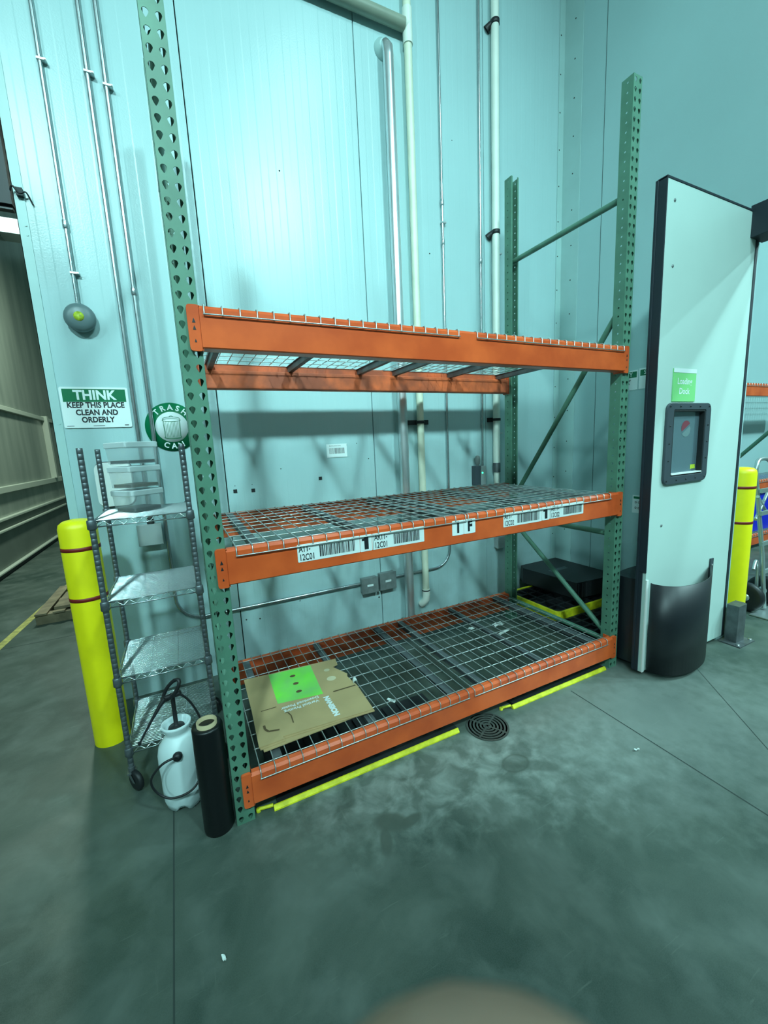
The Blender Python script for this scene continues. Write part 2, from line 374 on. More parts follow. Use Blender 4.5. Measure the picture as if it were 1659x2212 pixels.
# corner flashings with screws
mb = MB(); mb.box(WX - 0.075, WY - 0.007, 0, WX - 0.002, WY - 0.002, 7.0); mb.box(WX - 0.007, WY - 0.20, 0, WX - 0.001, WY - 0.003, 7.0)
o = mb.build('trim_2', MT['trim']); o['kind'] = 'structure'
for k in range(17):
    z = 0.6 + 0.31 * k
    s_ = MB(); s_.lathe([(0.0065, -0.006), (0.0055, -0.009), (0, -0.010)], (WX - 0.058, WY, z), 8, 0, 'y'); s_.build('screw', MT['iron'], o)
    s_ = MB(); s_.lathe([(0.0065, -0.006), (0.0055, -0.009), (0, -0.010)], (WX, WY - 0.12, z + 0.06), 8, 0, 'x'); s_.build('screw', MT['iron'], o)
# doorway head and jamb (black)
mb = MB(); mb.box(WX - 0.03, -3.4, 2.89, WX + 0.15, -0.16, 3.09); o = mb.build('trim_3', MT['gasket'], bevel=0.004); o['kind'] = 'structure'
mb = MB(); mb.box(WX + 0.059, -0.165, 0.02, WX + 0.100, -0.12, 2.89); o = mb.build('trim_4', MT['gasket'], bevel=0.004); o['kind'] = 'structure'
# room beyond the right doorway
mb = MB(); mb.box(WX + 0.12, WY, 0, 13, WY + 0.1, 7)
for k in range(8):
    pass
o = mb.build('wall_right_room', MT['wall_r']); o['kind'] = 'structure'
mb = MB()
for k in range(7): mb.box(4.7 + 1.18 * k, WY - 0.001, 0, 4.706 + 1.18 * k, WY + 0.01, 7)
mb.build('panel_seam', MT['seam'], o)
# room beyond the left doorway
mb = MB(); mb.box(-2.72, 1.0, 0, -2.62, 16, 8); o = mb.build('wall_left', MT['vinyl']); o['kind'] = 'structure'
mb = MB(); mb.box(-2.72, 15.9, 0, 4, 16.1, 8); o = mb.build('wall_far', MT['vinyl']); o['kind'] = 'structure'
def rail(n, z0, z1, t, m, y0=1.2, y1=15.8):
    mb = MB(); mb.box(-2.62, y0, z0, -2.62 + t, y1, z1); o = mb.build('trim_%d' % n, m, bevel=0.008); o['kind'] = 'structure'
rail(5, 2.50, 2.58, 0.05, MT['rail']); rail(6, 1.19, 1.29, 0.06, MT['rail']); rail(7, 0.79, 0.83, 0.07, MT['rail']); rail(8, 0.63, 0.665, 0.07, MT['rail'])
mb = MB(); mb.box(-2.62, 1.2, 0.10, -2.60, 15.8, 0.79); o = mb.build('trim_12', mat('kick_panel', (0.17, 0.20, 0.17), 0.5, nz=0.2, nscale=2)); o['kind'] = 'structure'
rail(9, 0.07, 0.10, 0.08, MT['rail']); rail(10, 0.0, 0.06, 0.05, MT['iron'])
mb = MB(); mb.box(-2.62, 9.5, 1.29, -2.52, 9.62, 2.6); o = mb.build('trim_11', MT['rail']); o['kind'] = 'structure'
# roller door hood over the left doorway
t = thing('roller_door_hood', 'black roller door hood above the left doorway', 'door hood', (-1.9, WY, 3.02))
mb = MB(); mb.prism([(WY + 0.02, 3.06), (WY + 0.02, 4.2), (WY + 0.12, 4.2), (WY + 0.14, 4.1), (WY + 0.14, 3.2), (WY + 0.12, 3.06)], 'x', -3.2, JX - 0.02)
mb.build('hood', MT['black'], t)
mb = MB(); mb.box(-3.2, WY + 0.04, 3.04, JX - 0.025, WY + 0.08, 3.058); mb.build('bottom_seal', MT['rubber'], t)
t = thing('cable_clip', 'frayed dark cable clip on wall edge beside the door hood', 'cable', (JX + 0.03, WY - 0.02, 3.07))
mb = MB(); mb.tube(spline([(JX - 0.01, WY - 0.02, 3.11), (JX + 0.005, WY - 0.035, 3.13), (JX + 0.03, WY - 0.03, 3.10), (JX + 0.06, WY - 0.03, 3.11), (JX + 0.075, WY - 0.012, 3.075), (JX + 0.08, WY - 0.01, 3.06)], 6), 0.0045, 6)
mb.build('cable', MT['black'], t)
mb = MB(); mb.box(JX + 0.015, WY - 0.03, 3.09, JX + 0.045, WY - 0.0045, 3.13); mb.build('clip', MT['iron'], t)

# ---------------------------------------------------------------- pallet rack
PZ = 0.0508; Z0 = 0.0244; NC = 72; HT = NC * PZ
D = 1.04; W = 0.0762; L = 2.438
def teardrop(cx, cz, n=12):
    # wide round top, tapering to a small round foot
    out = []
    for k in range(n):
        a = 2 * PI * k / n
        x, z = math.cos(a), math.sin(a)
        r = 0.0108
        if z < 0: out.append((cx + x * r * (1 + z * 0.62), cz + z * 0.0185 + 0.003))
        else: out.append((cx + x * r, cz + z * r + 0.003))
    return out
def round_hole(cx, cz, r, n=8):
    return [(cx + r * math.cos(2 * PI * k / n), cz + r * math.sin(2 * PI * k / n)) for k in range(n)]
def cell(x0, x1, z0, z1, hole, n):
    cx, cz = (x0 + x1) / 2, (z0 + z1) / 2
    hx = sum(p[0] for p in hole) / n; hz = sum(p[1] for p in hole) / n
    outer = []
    for k in range(n):
        a = 2 * PI * k / n; dx, dz = math.cos(a), math.sin(a)
        tx = ((x1 - hx) / dx if dx > 1e-6 else ((x0 - hx) / dx if dx < -1e-6 else 1e9)); tz = ((z1 - hz) / dz if dz > 1e-6 else ((z0 - hz) / dz if dz < -1e-6 else 1e9))
        t = min(tx, tz); outer.append([hx + dx * t, hz + dz * t])
    # snap nearest outer points to the corners
    for c in ((x0, z0), (x1, z0), (x1, z1), (x0, z1)):
        i = min(range(n), key=lambda q: (outer[q][0] - c[0]) ** 2 + (outer[q][1] - c[1]) ** 2); outer[i] = list(c)
    return outer
def post(xa, yweb, yfree, name_parent, label=None, zmax=HT):
    mb = MB(); nc = int(zmax / PZ); s = 1 if yfree > yweb else -1
    for c in range(nc):
        za, zb = c * PZ, (c + 1) * PZ; zc = Z0 + c * PZ
        for (x0, x1) in ((xa, xa + W / 2), (xa + W / 2, xa + W)):
            off = 0.0008 if x0 == xa else -0.0008
            h = teardrop((x0 + x1) / 2 + (0.001 if x0 > xa else -0.001), zc); n = 12; ou = cell(x0, x1, za, zb, h, n)
            mb.add([(x, yweb, z) for x, z in ou] + [(x, yweb, z) for x, z in h], [(k, (k + 1) % n, n + (k + 1) % n, n + k) for k in range(n)])
        for x in (xa, xa + W):
            h = round_hole(yweb + s * 0.035, zc, 0.0058); n = 8
            y0, y1 = sorted((yweb, yfree)); ou = cell(y0, y1, za, zb, h, n)
            mb.add([(x, y, z) for y, z in ou] + [(x, y, z) for y, z in h], [(k, (k + 1) % n, n + (k + 1) % n, n + k) for k in range(n)])
    for (x, sx) in ((xa, 1), (xa + W, -1)):
        mb.add([(x, yfree, 0), (x + sx * 0.014, yfree, 0), (x + sx * 0.014, yfree, nc * PZ), (x, yfree, nc * PZ)], [(0, 1, 2, 3)])
    return mb.build('upright_post', MT['green'], name_parent, solid=0.0022)
rack = thing('pallet_rack', 'green and orange pallet rack with three wire deck levels against the wall', 'pallet rack', (L / 2, D / 2, 0))
DEP = 0.072
for xa in (-W, L):
    post(xa, 0.0, DEP, rack); post(xa + (0.024 if xa < 0 else 0), D, D - DEP, rack)
    xc = xa + W / 2
    for (ya, za, yb, zb) in ((D - 0.05, 3.05, 0.05, 3.05), (D - 0.05, 0.965, 0.05, 0.965), (D - 0.05, 0.185, 0.05, 0.185), (D - 0.05, 1.10, 0.05, 2.42), (D - 0.05, 0.93, 0.05, 0.225)):
        mb = MB(); mb.tube([(xc, ya, za), (xc, yb, zb)], 0.019, 10); mb.build('brace', MT['green'], rack)
    for y in (0.0, D):
        mb = MB(); s = 1 if y == 0 else -1
        mb.box(xa + 0.004, y + s * 0.004 if s > 0 else y - 0.072, 0, xa + W - 0.004, y + 0.072 if s > 0 else y - 0.004, 0.006)
        mb.build('foot_plate', MT['green'], rack)
# beams
BH = 0.150
LEV = [2.173, 1.258, 0.242]
def beam_poly(yo, s, top):
    # outer face at yo, s=+1 means the inside is towards +y
    return [(yo, top - BH + 0.004), (yo, top - 0.012), (yo + s * 0.010, top), (yo + s * 0.034, top), (yo + s * 0.040, top - 0.006), (yo + s * 0.040, top - 0.041), (yo + s * 0.064, top - 0.041), (yo + s * 0.067, top - 0.046), (yo + s * 0.067, top - BH + 0.004), (yo + s * 0.063, top - BH), (yo + s * 0.004, top - BH)]
def barcode(mb, fn, x0, x1, z0, z1, mi, seed):
    rd = random.Random(seed); x = x0
    while x < x1 - 0.004:
        w = rd.choice((0.0016, 0.0025, 0.0042, 0.0055)); mb.add([fn(x, z0), fn(x + w, z0), fn(x + w, z1), fn(x, z1)], [(0, 1, 2, 3)], mi); x += w + rd.choice((0.0018, 0.0025, 0.0036))
def location_label(beam, x0, x1, zc, parts, seed):
    yb = -0.0245; mb = MB(); h = 0.078
    poly = rrect(x0, zc - h / 2, x1, zc + h / 2, 0.004); mb.prism(poly, 'y', yb, yb + 0.0015, 0)
    f = lambda x, z: (x, yb - 0.0008, z)
    for p in parts:
        if p[0] == 'code': barcode(mb, f, p[1], p[2], zc - 0.027, zc + 0.024, 1, seed + int(p[1] * 100))
        elif p[0] == 'two':
            put_text(mb, p[2], 0.040, lambda x, y: f(p[1] + x, zc + 0.018 + y), 1, align='LEFT', sx=0.66, bold=0.0006)
            put_text(mb, p[3], 0.040, lambda x, y: f(p[1] + x, zc - 0.020 + y), 1, align='LEFT', sx=0.66, bold=0.0006)
        elif p[0] == 'big' and p[2] == '1':
            q = p[1]; mb.add([f(x, z) for x, z in ((q - 0.006, zc - 0.030), (q + 0.015, zc - 0.030), (q + 0.015, zc + 0.031), (q - 0.004, zc + 0.031), (q - 0.006, zc + 0.024), (q - 0.018, zc + 0.022), (q - 0.018, zc + 0.012), (q - 0.006, zc + 0.012))], [tuple(range(8))], 1)
        elif p[0] == 'big': put_text(mb, p[2], p[3], lambda x, y: f(p[1] + x, zc + y), 1, bold=0.004, sx=0.8)
        elif p[0] == 'line': mb.box(p[1], yb - 0.0008, zc - h / 2, p[1] + 0.0012, yb, zc + h / 2, 1)
    o = mb.build('location_label', [MT['sign_w'], MT['ink']], beam); return o
def beam(level, top, front):
    yo, s = (-0.023, 1) if front else (D + 0.023, -1)
    m = MT['orange'] if front else MT['orange_d']
    mb = MB(); mb.prism(beam_poly(yo, s, top), 'x', 0.001 if front else 0.026, L - 0.001)
    b = mb.build('beam', m, rack)
    for side in (0, 1):
        xe = (0.0 if front else 0.024) if side == 0 else L; dx = -1 if side == 0 else 1
        mb = MB()
        x0, x1 = sorted((xe + dx * 0.041, xe - dx * 0.004))
        ya, ybk = sorted((yo + s * 0.004, yo + s * 0.0195))
        mb.prism(rrect(x0, top - BH - 0.010, x1, top + 0.002, 0.012), 'y', ya, ybk, 0)
        ya2, yb2 = sorted((yo + s * 0.004, yo + s * 0.075)); xa2, xb2 = sorted((xe, xe + dx * -0.0045)); mb.box(xa2 + (0.0005 if side == 0 else 0), ya2, top - BH - 0.008, xb2 - (0 if side == 0 else 0.0005), yb2, top, 0)
        yf = yo + s * 0.003
        for zc, r in ((top - 0.055, 0.0065), (top - 0.080, 0.0060), (top - 0.125, 0.0045)):
            xc = xe + dx * 0.020
            tri = [(xc - r * 0.9, yf, zc - r), (xc + r * 0.9, yf, zc - r), (xc + r * 0.4, yf, zc + r * 0.6), (xc, yf, zc + r * 1.6), (xc - r * 0.4, yf, zc + r * 0.6)]
            mb.add(tri, [(0, 1, 2, 3, 4)], 1)
        mb.build('end_connector', [m, MT['ink']], b)
    return b
BE = {}
for li, top in enumerate(LEV):
    for fr in (True, False): BE[(li, fr)] = beam(li, top, fr)
bm_ = BE[(1, True)]; zc = 1.193
location_label(bm_, 0.286, 0.578, zc, [('two', 0.292, 'A11-', '12C01'), ('code', 0.385, 0.555, 0)], 3)
location_label(bm_, 0.580, 0.640, zc, [('big', 0.607, '1', 0.085)], 5)
location_label(bm_, 0.642, 0.927, zc, [('line', 0.646), ('two', 0.652, 'AR11-', '12C01'), ('code', 0.755, 0.905, 0)], 7)
location_label(bm_, 1.098, 1.172, zc + 0.002, [('big', 1.135, 'I', 0.078)], 9)
location_label(bm_, 1.174, 1.248, zc + 0.002, [('big', 1.211, 'F', 0.078)], 11)
location_label(bm_, 1.443, 1.735, zc + 0.002, [('two', 1.449, 'A11-', '12C02'), ('code', 1.545, 1.715, 0)], 13)
location_label(bm_, 1.737, 1.797, zc + 0.004, [('big', 1.765, '1', 0.085)], 15)
location_label(bm_, 1.799, 2.091, zc + 0.006, [('line', 1.803), ('two', 1.809, 'AR11-', '12C02'), ('code', 1.915, 2.075, 0)], 17)

# wire decks
lv = ('top', 'middle', 'bottom')
def wire_deck(x0, li, side):
    top = LEV[li]; r = 0.0027; n = 19; dx = 1.143 / 18; zt = top + r + 0.001
    t = thing('wire_deck', '%s half of galvanised wire decking on the %s level of the pallet rack' % (side, lv[li]), 'wire deck', (x0 + 0.57, D / 2, top), 'wire decks on the pallet rack')
    yf, yb = -0.023 - r - 0.001, D + 0.023 + r + 0.001
    mb = MB()
    for k in range(n):
        x = x0 + dx * k
        mb.tube([(x, yf, top - 0.034), (x, yf, top - 0.004), (x, yf + 0.010, zt), (x, yb - 0.010, zt), (x, yb, top - 0.004), (x, yb, top - 0.034)], r, 6)
    m_ = mb.build('wire_mesh', MT['zinc'], t)
    mb = MB()
    for k in range(10): y = 0.02 + k * (D - 0.04) / 9; mb.tube([(x0 - 0.004, y, zt - 2 * r), (x0 + 1.143 + 0.004, y, zt - 2 * r)], r, 6)
    for y in (yf - 2 * r * 0.9, yb + 2 * r * 0.9): mb.tube([(x0 - 0.004, y, top - 0.032), (x0 + 1.147, y, top - 0.032)], r * 1.1, 6)
    mb.build('cross_wires', MT['zinc'], t)
    for xs in ((0.085, 0.572, 1.06) if side == 'left' else (0.085, 0.572, 1.06)):
        mb = MB(); xc = x0 + xs
        z1 = zt - 3 * r; z0 = top - 0.0405
        mb.prism([(xc - 0.022, z1), (xc - 0.022, z1 - 0.003), (xc - 0.014, z1 - 0.003), (xc - 0.014, z0), (xc + 0.014, z0), (xc + 0.014, z1 - 0.003), (xc + 0.022, z1 - 0.003), (xc + 0.022, z1)], 'y', 0.0185, D - 0.0185)
        mb.build('support_channel', MT['zinc_d'], t)
    return t
for li, (xa_, xb_) in enumerate(((0.018, 1.274), (0.040, 1.200), (0.042, 1.228))):
    wire_deck(xa_, li, 'left'); wire_deck(xb_, li, 'right')

# ---------------------------------------------------------------- cardboard on the bottom deck
zd = LEV[2] + 0.0075
t = thing('flattened_cardboard_box', 'flattened brown cardboard box with lime green print lying on the bottom wire deck', 'cardboard', (0.35, 0.4, zd))
out = [(0.079, 0.743), (0.649, 0.689), (0.638, 0.615), (0.600, 0.600), (0.652, 0.479), (0.640, 0.450), (0.656, 0.343), (0.645, 0.086), (0.176, 0.118), (0.176, 0.100), (0.058, 0.097), (0.072, 0.40)][::-1]
mb = MB(); mb.prism(out, 'z', zd + 0.011, zd + 0.0165); mb.build('top_sheet', MT['card'], t)
mb = MB(); mb.prism([(x + 0.004, y + (0.010 if y > 0.4 else -0.008)) for x, y in out], 'z', zd + 0.0055, zd + 0.0105); mb.build('middle_sheet', MT['card'], t)
mb = MB(); mb.prism([(0.085, 0.735), (0.60, 0.68), (0.61, 0.095), (0.075, 0.075)][::-1], 'z', zd, zd + 0.005); mb.build('bottom_sheet', MT['card'], t)
zt = zd + 0.0170
mb = MB(); mb.prism([(0.222, 0.717), (0.482, 0.697), (0.456, 0.354), (0.209, 0.393)][::-1], 'z', zt - 0.0004, zt + 0.0002); gp = mb.build('printed_panel', MT['lime_print'], t)
for (x, y) in ((0.350, 0.627), (0.347, 0.537), (0.342, 0.448)):
    mb = MB(); mb.add([(x + 0.017 * math.cos(a * PI / 8), y + 0.013 * math.sin(a * PI / 8), zt + 0.0008) for a in range(16)], [tuple(range(16))], 0)
    mb.build('punched_hole', MT['card_d'], t)
def strip(pts, w):
    mb = MB()
    for a, b in zip(pts[:-1], pts[1:]):
        a = Vector((*a, zt + 0.0008)); b = Vector((*b, zt + 0.0008)); d = (b - a).normalized(); q = Vector((-d.y, d.x, 0)) * w / 2
        mb.add([a - q, b - q, b + q, a + q], [(0, 1, 2, 3)])
    mb.build('cut_slot', MT['card_d'], t)
strip([(0.512, 0.342), (0.648, 0.337)], 0.010); strip([(0.115, 0.371), (0.196, 0.368)], 0.006)
strip([(0.108, 0.245), (0.107, 0.215), (0.119, 0.189), (0.171, 0.175)], 0.012); strip([(0.226, 0.292), (0.240, 0.289), (0.249, 0.255), (0.245, 0.191)], 0.006)
mb = MB()
ca, sa = math.cos(PI + 0.03), math.sin(PI + 0.03)
def rot180(cx, cy): return lambda x, y: (cx + x * ca - y * sa, cy + x * sa + y * ca, zt + 0.0009)
put_text(mb, 'Vertical Printing', 0.032, rot180(0.32, 0.305), 0, bold=0.0008, sx=0.92)
put_text(mb, 'Download Poster', 0.032, rot180(0.32, 0.338), 0, bold=0.0008, sx=0.92)
mb.build('white_lettering', MT['paper'], t); mb = MB()
put_text(mb, 'NOISNVN', 0.040, lambda x, y: (0.462 - y, 0.225 + x, zt + 0.0009), 0, bold=0.003, sx=1.05)
mb.build('white_lettering', MT['paper'], t)
faded = mat('faded_print', (0.60, 0.52, 0.34), 0.8)
for (x, y, rx) in ((0.555, 0.582, 0.018), (0.549, 0.478, 0.028)):
    mb = MB(); mb.add([(x + rx * math.cos(a * PI / 8), y + rx * 0.9 * math.sin(a * PI / 8), zt + 0.0007) for a in range(16)], [tuple(range(16))], 0)
    mb.build('printed_oval', faded, t)
t = thing('paper_curl', 'curled white paper scrap at the right edge of the cardboard', 'paper scrap', (0.66, 0.37, zd + 0.01))
mb = MB(); pts = [(0.655 + 0.012 * math.cos(a), 0.375 + 0.0, zd + 0.022 + 0.016 * math.sin(a)) for a in [k * 0.5 for k in range(10)]]
for a, b in zip(pts[:-1], pts[1:]): mb.add([(a[0], 0.350, a[2]), (b[0], 0.350, b[2]), (b[0] + 0.006, 0.385, b[2]), (a[0] + 0.006, 0.385, a[2])], [(0, 1, 2, 3)])
mb.build('curl', MT['paper'], t, solid=0.0006)

# ---------------------------------------------------------------- low black platforms with yellow edging under the rack
for (x0, x1, yd, lab) in ((0.105, 1.13, 0.40, 'low black floor platform with yellow front edge, left of the floor drain'), (1.558, 2.40, 0.16, 'low black floor platform with yellow front edge, right of the floor drain')):
    t = thing('floor_platform', lab, 'platform', ((x0 + x1) / 2, 0.1, 0), 'yellow edged platforms under the rack')
    mb = MB(); mb.box(x0, 0.0125, 0.0, x1, yd, 0.018)
    for k in range(int((x1 - x0) / 0.1)): mb.box(x0 + 0.02 + k * 0.1, 0.06, 0.0, x0 + 0.05 + k * 0.1, yd - 0.02, 0.030)
    mb.build('deck', MT['black'], t)
    mb = MB(); mb.prism([(-0.008, 0.0), (-0.007, 0.008), (0.004, 0.022), (0.012, 0.022), (0.012, 0.0)], 'x', x0 - 0.02, x1, 0); mb.build('edge_strip', MT['yellow_d'], t, bevel=0.002)
    mb = MB(); mb.tube([(x0 - 0.08, 0.03, 0.012), (x0 - 0.02, 0.02, 0.012)], 0.008, 8); mb.lathe([(0.011, 0), (0.011, 0.014), (0, 0.014)], (x0 - 0.085, 0.032, 0.0), 10); mb.build('locking_tab', MT['yellow_d'], t)
# floor drain
t = thing('floor_drain', 'round ribbed grey floor drain in front of the rack', 'drain', (1.30, -0.045, 0))
mb = MB()
for k in range(6):
    r = 0.122 - 0.0195 * k; rr = r - 0.0105
    mb.lathe([(r, 0.0005), (r, 0.005), (rr, 0.005), (rr, 0.0005)], (1.30, -0.045, 0), 40, 0, smooth=False)
mb.build('grate_rings', MT['grate'], t)
mb = MB()
for a in (0.5, 0.5 + PI / 2):
    c, s = math.cos(a), math.sin(a); w = 0.006
    mb.add([(1.30 + c * 0.118 * i - s * w * j, -0.045 + s * 0.118 * i + c * w * j, 0.0056) for i, j in ((-1, -1), (1, -1), (1, 1), (-1, 1))], [(0, 1, 2, 3)])
mb.build('grate_bars', MT['grate'], t)
mb = MB(); mb.lathe([(0.118, 0.0012), (0, 0.0012)], (1.30, -0.045, 0), 32); mb.build('sump', MT['iron'], t)
# joints in the slab
jm = mat('slab_joint', (0.035, 0.05, 0.045), 0.9)
for i, (a, b, w) in enumerate((((1.99, -0.05), (1.94, -1.3), 0.006), ((-0.337, 0.9), (-0.322, -1.3), 0.006), ((2.95, -0.29), (2.41, -0.9), 0.004), ((-6, 2.9), (-0.9, 2.9), 0.006))):
    a = Vector((*a, 0.0008)); b = Vector((*b, 0.0008)); d = (b - a).normalized(); q = Vector((-d.y, d.x, 0)) * w / 2
    mb = MB(); mb.add([a - q, b - q, b + q, a + q], [(0, 1, 2, 3)]); o = mb.build('trim_%d' % (20 + i), jm); o['kind'] = 'structure'
# litter
def scrap(x, y, w, h, rz, label, m='paper', name='paper_scrap'):
    mb = MB(); n = 5; c, s = math.cos(rz), math.sin(rz); vs = []
    for j in range(n):
        for i in range(n):
            u, v = (i / (n - 1) - 0.5) * w, (j / (n - 1) - 0.5) * h
            u *= 0.85 + 0.3 * random.random(); z = 0.004 + 0.010 * random.random()
            vs.append((x + u * c - v * s, y + u * s + v * c, z))
    mb.add(vs, [(j * n + i, j * n + i + 1, (j + 1) * n + i + 1, (j + 1) * n + i) for j in range(n - 1) for i in range(n - 1)])
    tag(mb.build(name, MT[m], solid=0.0008, origin=(x, y, 0)), label, 'litter', 'paper litter on the floor')
scrap(0.93, 0.45, 0.022, 0.06, 0.5, 'narrow white paper slip on the floor under the middle of the rack')
scrap(1.52, 0.78, 0.03, 0.07, 0.4, 'white paper slip on the floor near the centre deck channel')
scrap(2.03, 1.01, 0.07, 0.04, 0.2, 'small crumpled paper by the wall under the rack')
scrap(2.27, 0.95, 0.10, 0.06, 0.0, 'largest crumpled white film under the right end of the rack')
scrap(2.20, 0.80, 0.14, 0.03, 0.2, 'long flat white wrapper under the right end of the rack')
scrap(2.62, 0.69, 0.08, 0.05, -0.4, 'crumpled paper beside the yellow rimmed pallet')
scrap(1.84, -0.577, 0.028, 0.010, -0.3, 'tiny white scrap on the open floor right of the drain')
scrap(-0.18, -0.49, 0.010, 0.022, 0.2, 'tiny pale fleck on the floor by the slab joint')

# ---------------------------------------------------------------- wall services
def conduit(label, pts, r, fit=(), straps=(), m='conduit', name='conduit', group='metal conduits on the back wall', n=10):
    p0 = pts[-1]; t = thing(name, label, 'conduit' if name == 'conduit' else 'pipe', p0, group)
    mb = MB(); mb.tube(pts, r, n); mb.build('tube', MT[m], t)
    for z in fit:
        x, y = pts[0][0], pts[0][1]
        mb = MB(); mb.lathe([(r + 0.003, z - 0.022), (r + 0.0045, z - 0.018), (r + 0.0045, z + 0.018), (r + 0.003, z + 0.022)], (x, y, 0), 12)
        mb.build('coupling', MT[m], t)
    for z in straps:
        x, y = pts[0][0], pts[0][1]
        mb = MB(); mb.box(x - r - 0.004, y - r - 0.003, z - 0.007, x + r + 0.022, WY - 0.0005, z + 0.007); mb.lathe([(0.005, -0.004), (0.005, 0), (0, -0.005)], (x + r + 0.014, y - r - 0.003, z), 8, 0, 'y')
        mb.build('strap', MT['zinc'], t, bevel=0.002)
    return t
YC = WY - 0.018
ZT = 7.5
conduit('thin metal conduit dropping to the grey alarm bell', [(-0.553, YC, ZT), (-0.553, YC, 2.52)], 0.0105, (2.98,), (3.80, 2.72))
conduit('metal conduit running down to the grey wall box, left of its parallel neighbour', [(-0.338, YC - 0.004, ZT), (-0.338, YC - 0.004, 1.22)], 0.0125, (), (3.80,))
xcn = -0.252
conduit('metal conduit passing the trash sign and bending right to the twin boxes',
        [(xcn, YC - 0.004, ZT), (xcn, YC - 0.004, 0.66)] + [(xcn + 0.17 * (1 - math.cos(a)), YC - 0.004, 0.655 - 0.17 * math.sin(a)) for a in [k * PI / 16 for k in range(1, 9)]] + [(1.14, YC - 0.004, 0.485)], 0.0125, (2.65,), (3.76,))
conduit('metal conduit curving left at its foot into the twin boxes',
        [(2.075, YC, ZT), (2.075, YC, 0.66)] + [(2.075 - 0.17 * (1 - math.cos(a)), YC, 0.655 - 0.17 * math.sin(a)) for a in [k * PI / 16 for k in range(1, 9)]] + [(1.47, YC, 0.485)], 0.0105, (3.30, 3.60), (3.45,))
conduit('metal conduit running down to the small controller with the green light', [(2.475, YC, ZT), (2.475, YC, 1.20)], 0.0105, (3.21,))
conduit('thin metal conduit between the white pipe and the rear rack post', [(2.683, YC, ZT), (2.683, YC, 0.60)], 0.009, (), (1.70, 3.30))
conduit('bright insulated steel pipe with elbow near top, behind the rack', [(1.585, WY + 0.0, 4.54), (1.585, WY - 0.05, 4.535), (1.585, WY - 0.075, 4.50), (1.585, WY - 0.08, 4.44), (1.585, WY - 0.08, 0.02)], 0.040, (), (), 'jacket', 'insulated_pipe', 'vertical pipes on the back wall', 24)
t = thing('pipe_flange', 'grey rubber boot where the bright pipe enters the wall', 'pipe fitting', (1.56, WY, 4.5))
mb = MB(); mb.lathe([(0.075, 0.0), (0.07, -0.02), (0.05, -0.04), (0.047, -0.045)], (1.585, WY - 0.001, 4.54), 24, 0, 'y'); mb.build('boot', MT['trim'], t)
# pvc drain line with tee and horizontal branch
t = thing('drain_pipe', 'aged cream plastic drain pipe with tee and long horizontal branch', 'pipe', (1.775, WY - 0.06, 0.1))
mb = MB(); mb.tube([(1.775, WY - 0.05, ZT), (1.775, WY - 0.05, 0.30)], 0.030, 20); mb.build('riser', MT['pvc_y'], t)
mb = MB(); mb.tube([(1.775, WY - 0.05, 0.32), (1.775, WY - 0.05, 0.26)], 0.035, 20); mb.tube([(1.775, WY - 0.05, 0.27), (1.775, WY - 0.045, 0.22), (1.76, WY - 0.02, 0.18), (1.75, WY - 0.001, 0.165)], 0.034, 20); mb.build('elbow', MT['pvc'], t)
mb = MB(); mb.tube([(1.775, WY - 0.05, 4.83), (1.775, WY - 0.05, 4.60)], 0.037, 20); mb.tube([(1.775, WY - 0.05, 4.72), (1.70, WY - 0.055, 4.715)], 0.037, 20); mb.build('tee', MT['pvc'], t)
mb = MB(); mb.tube([(1.74, WY - 0.055, 4.715), (-2.6, WY - 0.055, 4.64)], 0.042, 20); mb.build('branch_pipe', mat('grey_tan_pipe', (0.30, 0.34, 0.27), 0.4, nz=0.2, nscale=3), t)
mb = MB(); mb.lathe([(0.032, 0.30), (0.0375, 0.305), (0.0375, 0.312), (0.032, 0.315)], (1.775, WY - 0.05, 0), 20); mb.build('joint_ring', MT['iron'], t)
t = thing('wall_pipe', 'white plastic pipe with black clamps ending in a cap above the middle deck', 'pipe', (2.62, WY - 0.05, 1.4), 'vertical pipes on the back wall')
mb = MB(); mb.tube([(2.62, WY - 0.05, ZT), (2.62, WY - 0.05, 1.40)], 0.033, 20); mb.build('tube', MT['pvc'], t)
mb = MB(); mb.lathe([(0.036, 1.33), (0.036, 1.41), (0.033, 1.42)], (2.62, WY - 0.05, 0), 20); mb.build('cap', MT['zinc_d'], t)
mb = MB(); mb.tube([(2.62, WY - 0.05, 1.34), (2.62, WY - 0.05, 0.95)], 0.027, 16); mb.build('thin_section', MT['pvc'], t)
for z in (5.03, 3.45):
    mb = MB(); mb.lathe([(0.035, -0.018), (0.039, -0.016), (0.039, 0.016), (0.035, 0.018)], (2.62, WY - 0.05, z), 20)
    mb.tube([(2.615, WY - 0.05, z), (2.585, WY - 0.02, z - 0.01), (2.57, WY - 0.001, z - 0.03)], [0.028, 0.024, 0.032], 12); mb.build('clamp', MT['black'], t)
def strut(x0, x1, z, label):
    t = thing('pipe_bracket', label, 'bracket', ((x0 + x1) / 2, WY - 0.012, z), 'dark strut brackets')
    mb = MB(); mb.box(x0, WY - 0.022, z - 0.020, x1, WY - 0.0005, z + 0.020); mb.build('strut_channel', MT['iron'], t, bevel=0.002)
    xc = {True: 1.775, False: 2.62}[x1 < 2.2]
    mb = MB(); mb.lathe([(0.037, z - 0.012), (0.039, z - 0.010), (0.039, z + 0.010), (0.037, z + 0.012)], (xc, WY - 0.05, 0), 20); mb.build('pipe_clamp', MT['iron'], t)
strut(1.665, 1.875, 1.819, 'dark steel bracket holding the cream drain pipe'); strut(2.545, 2.665, 1.828, 'dark steel bracket holding the white pipe')
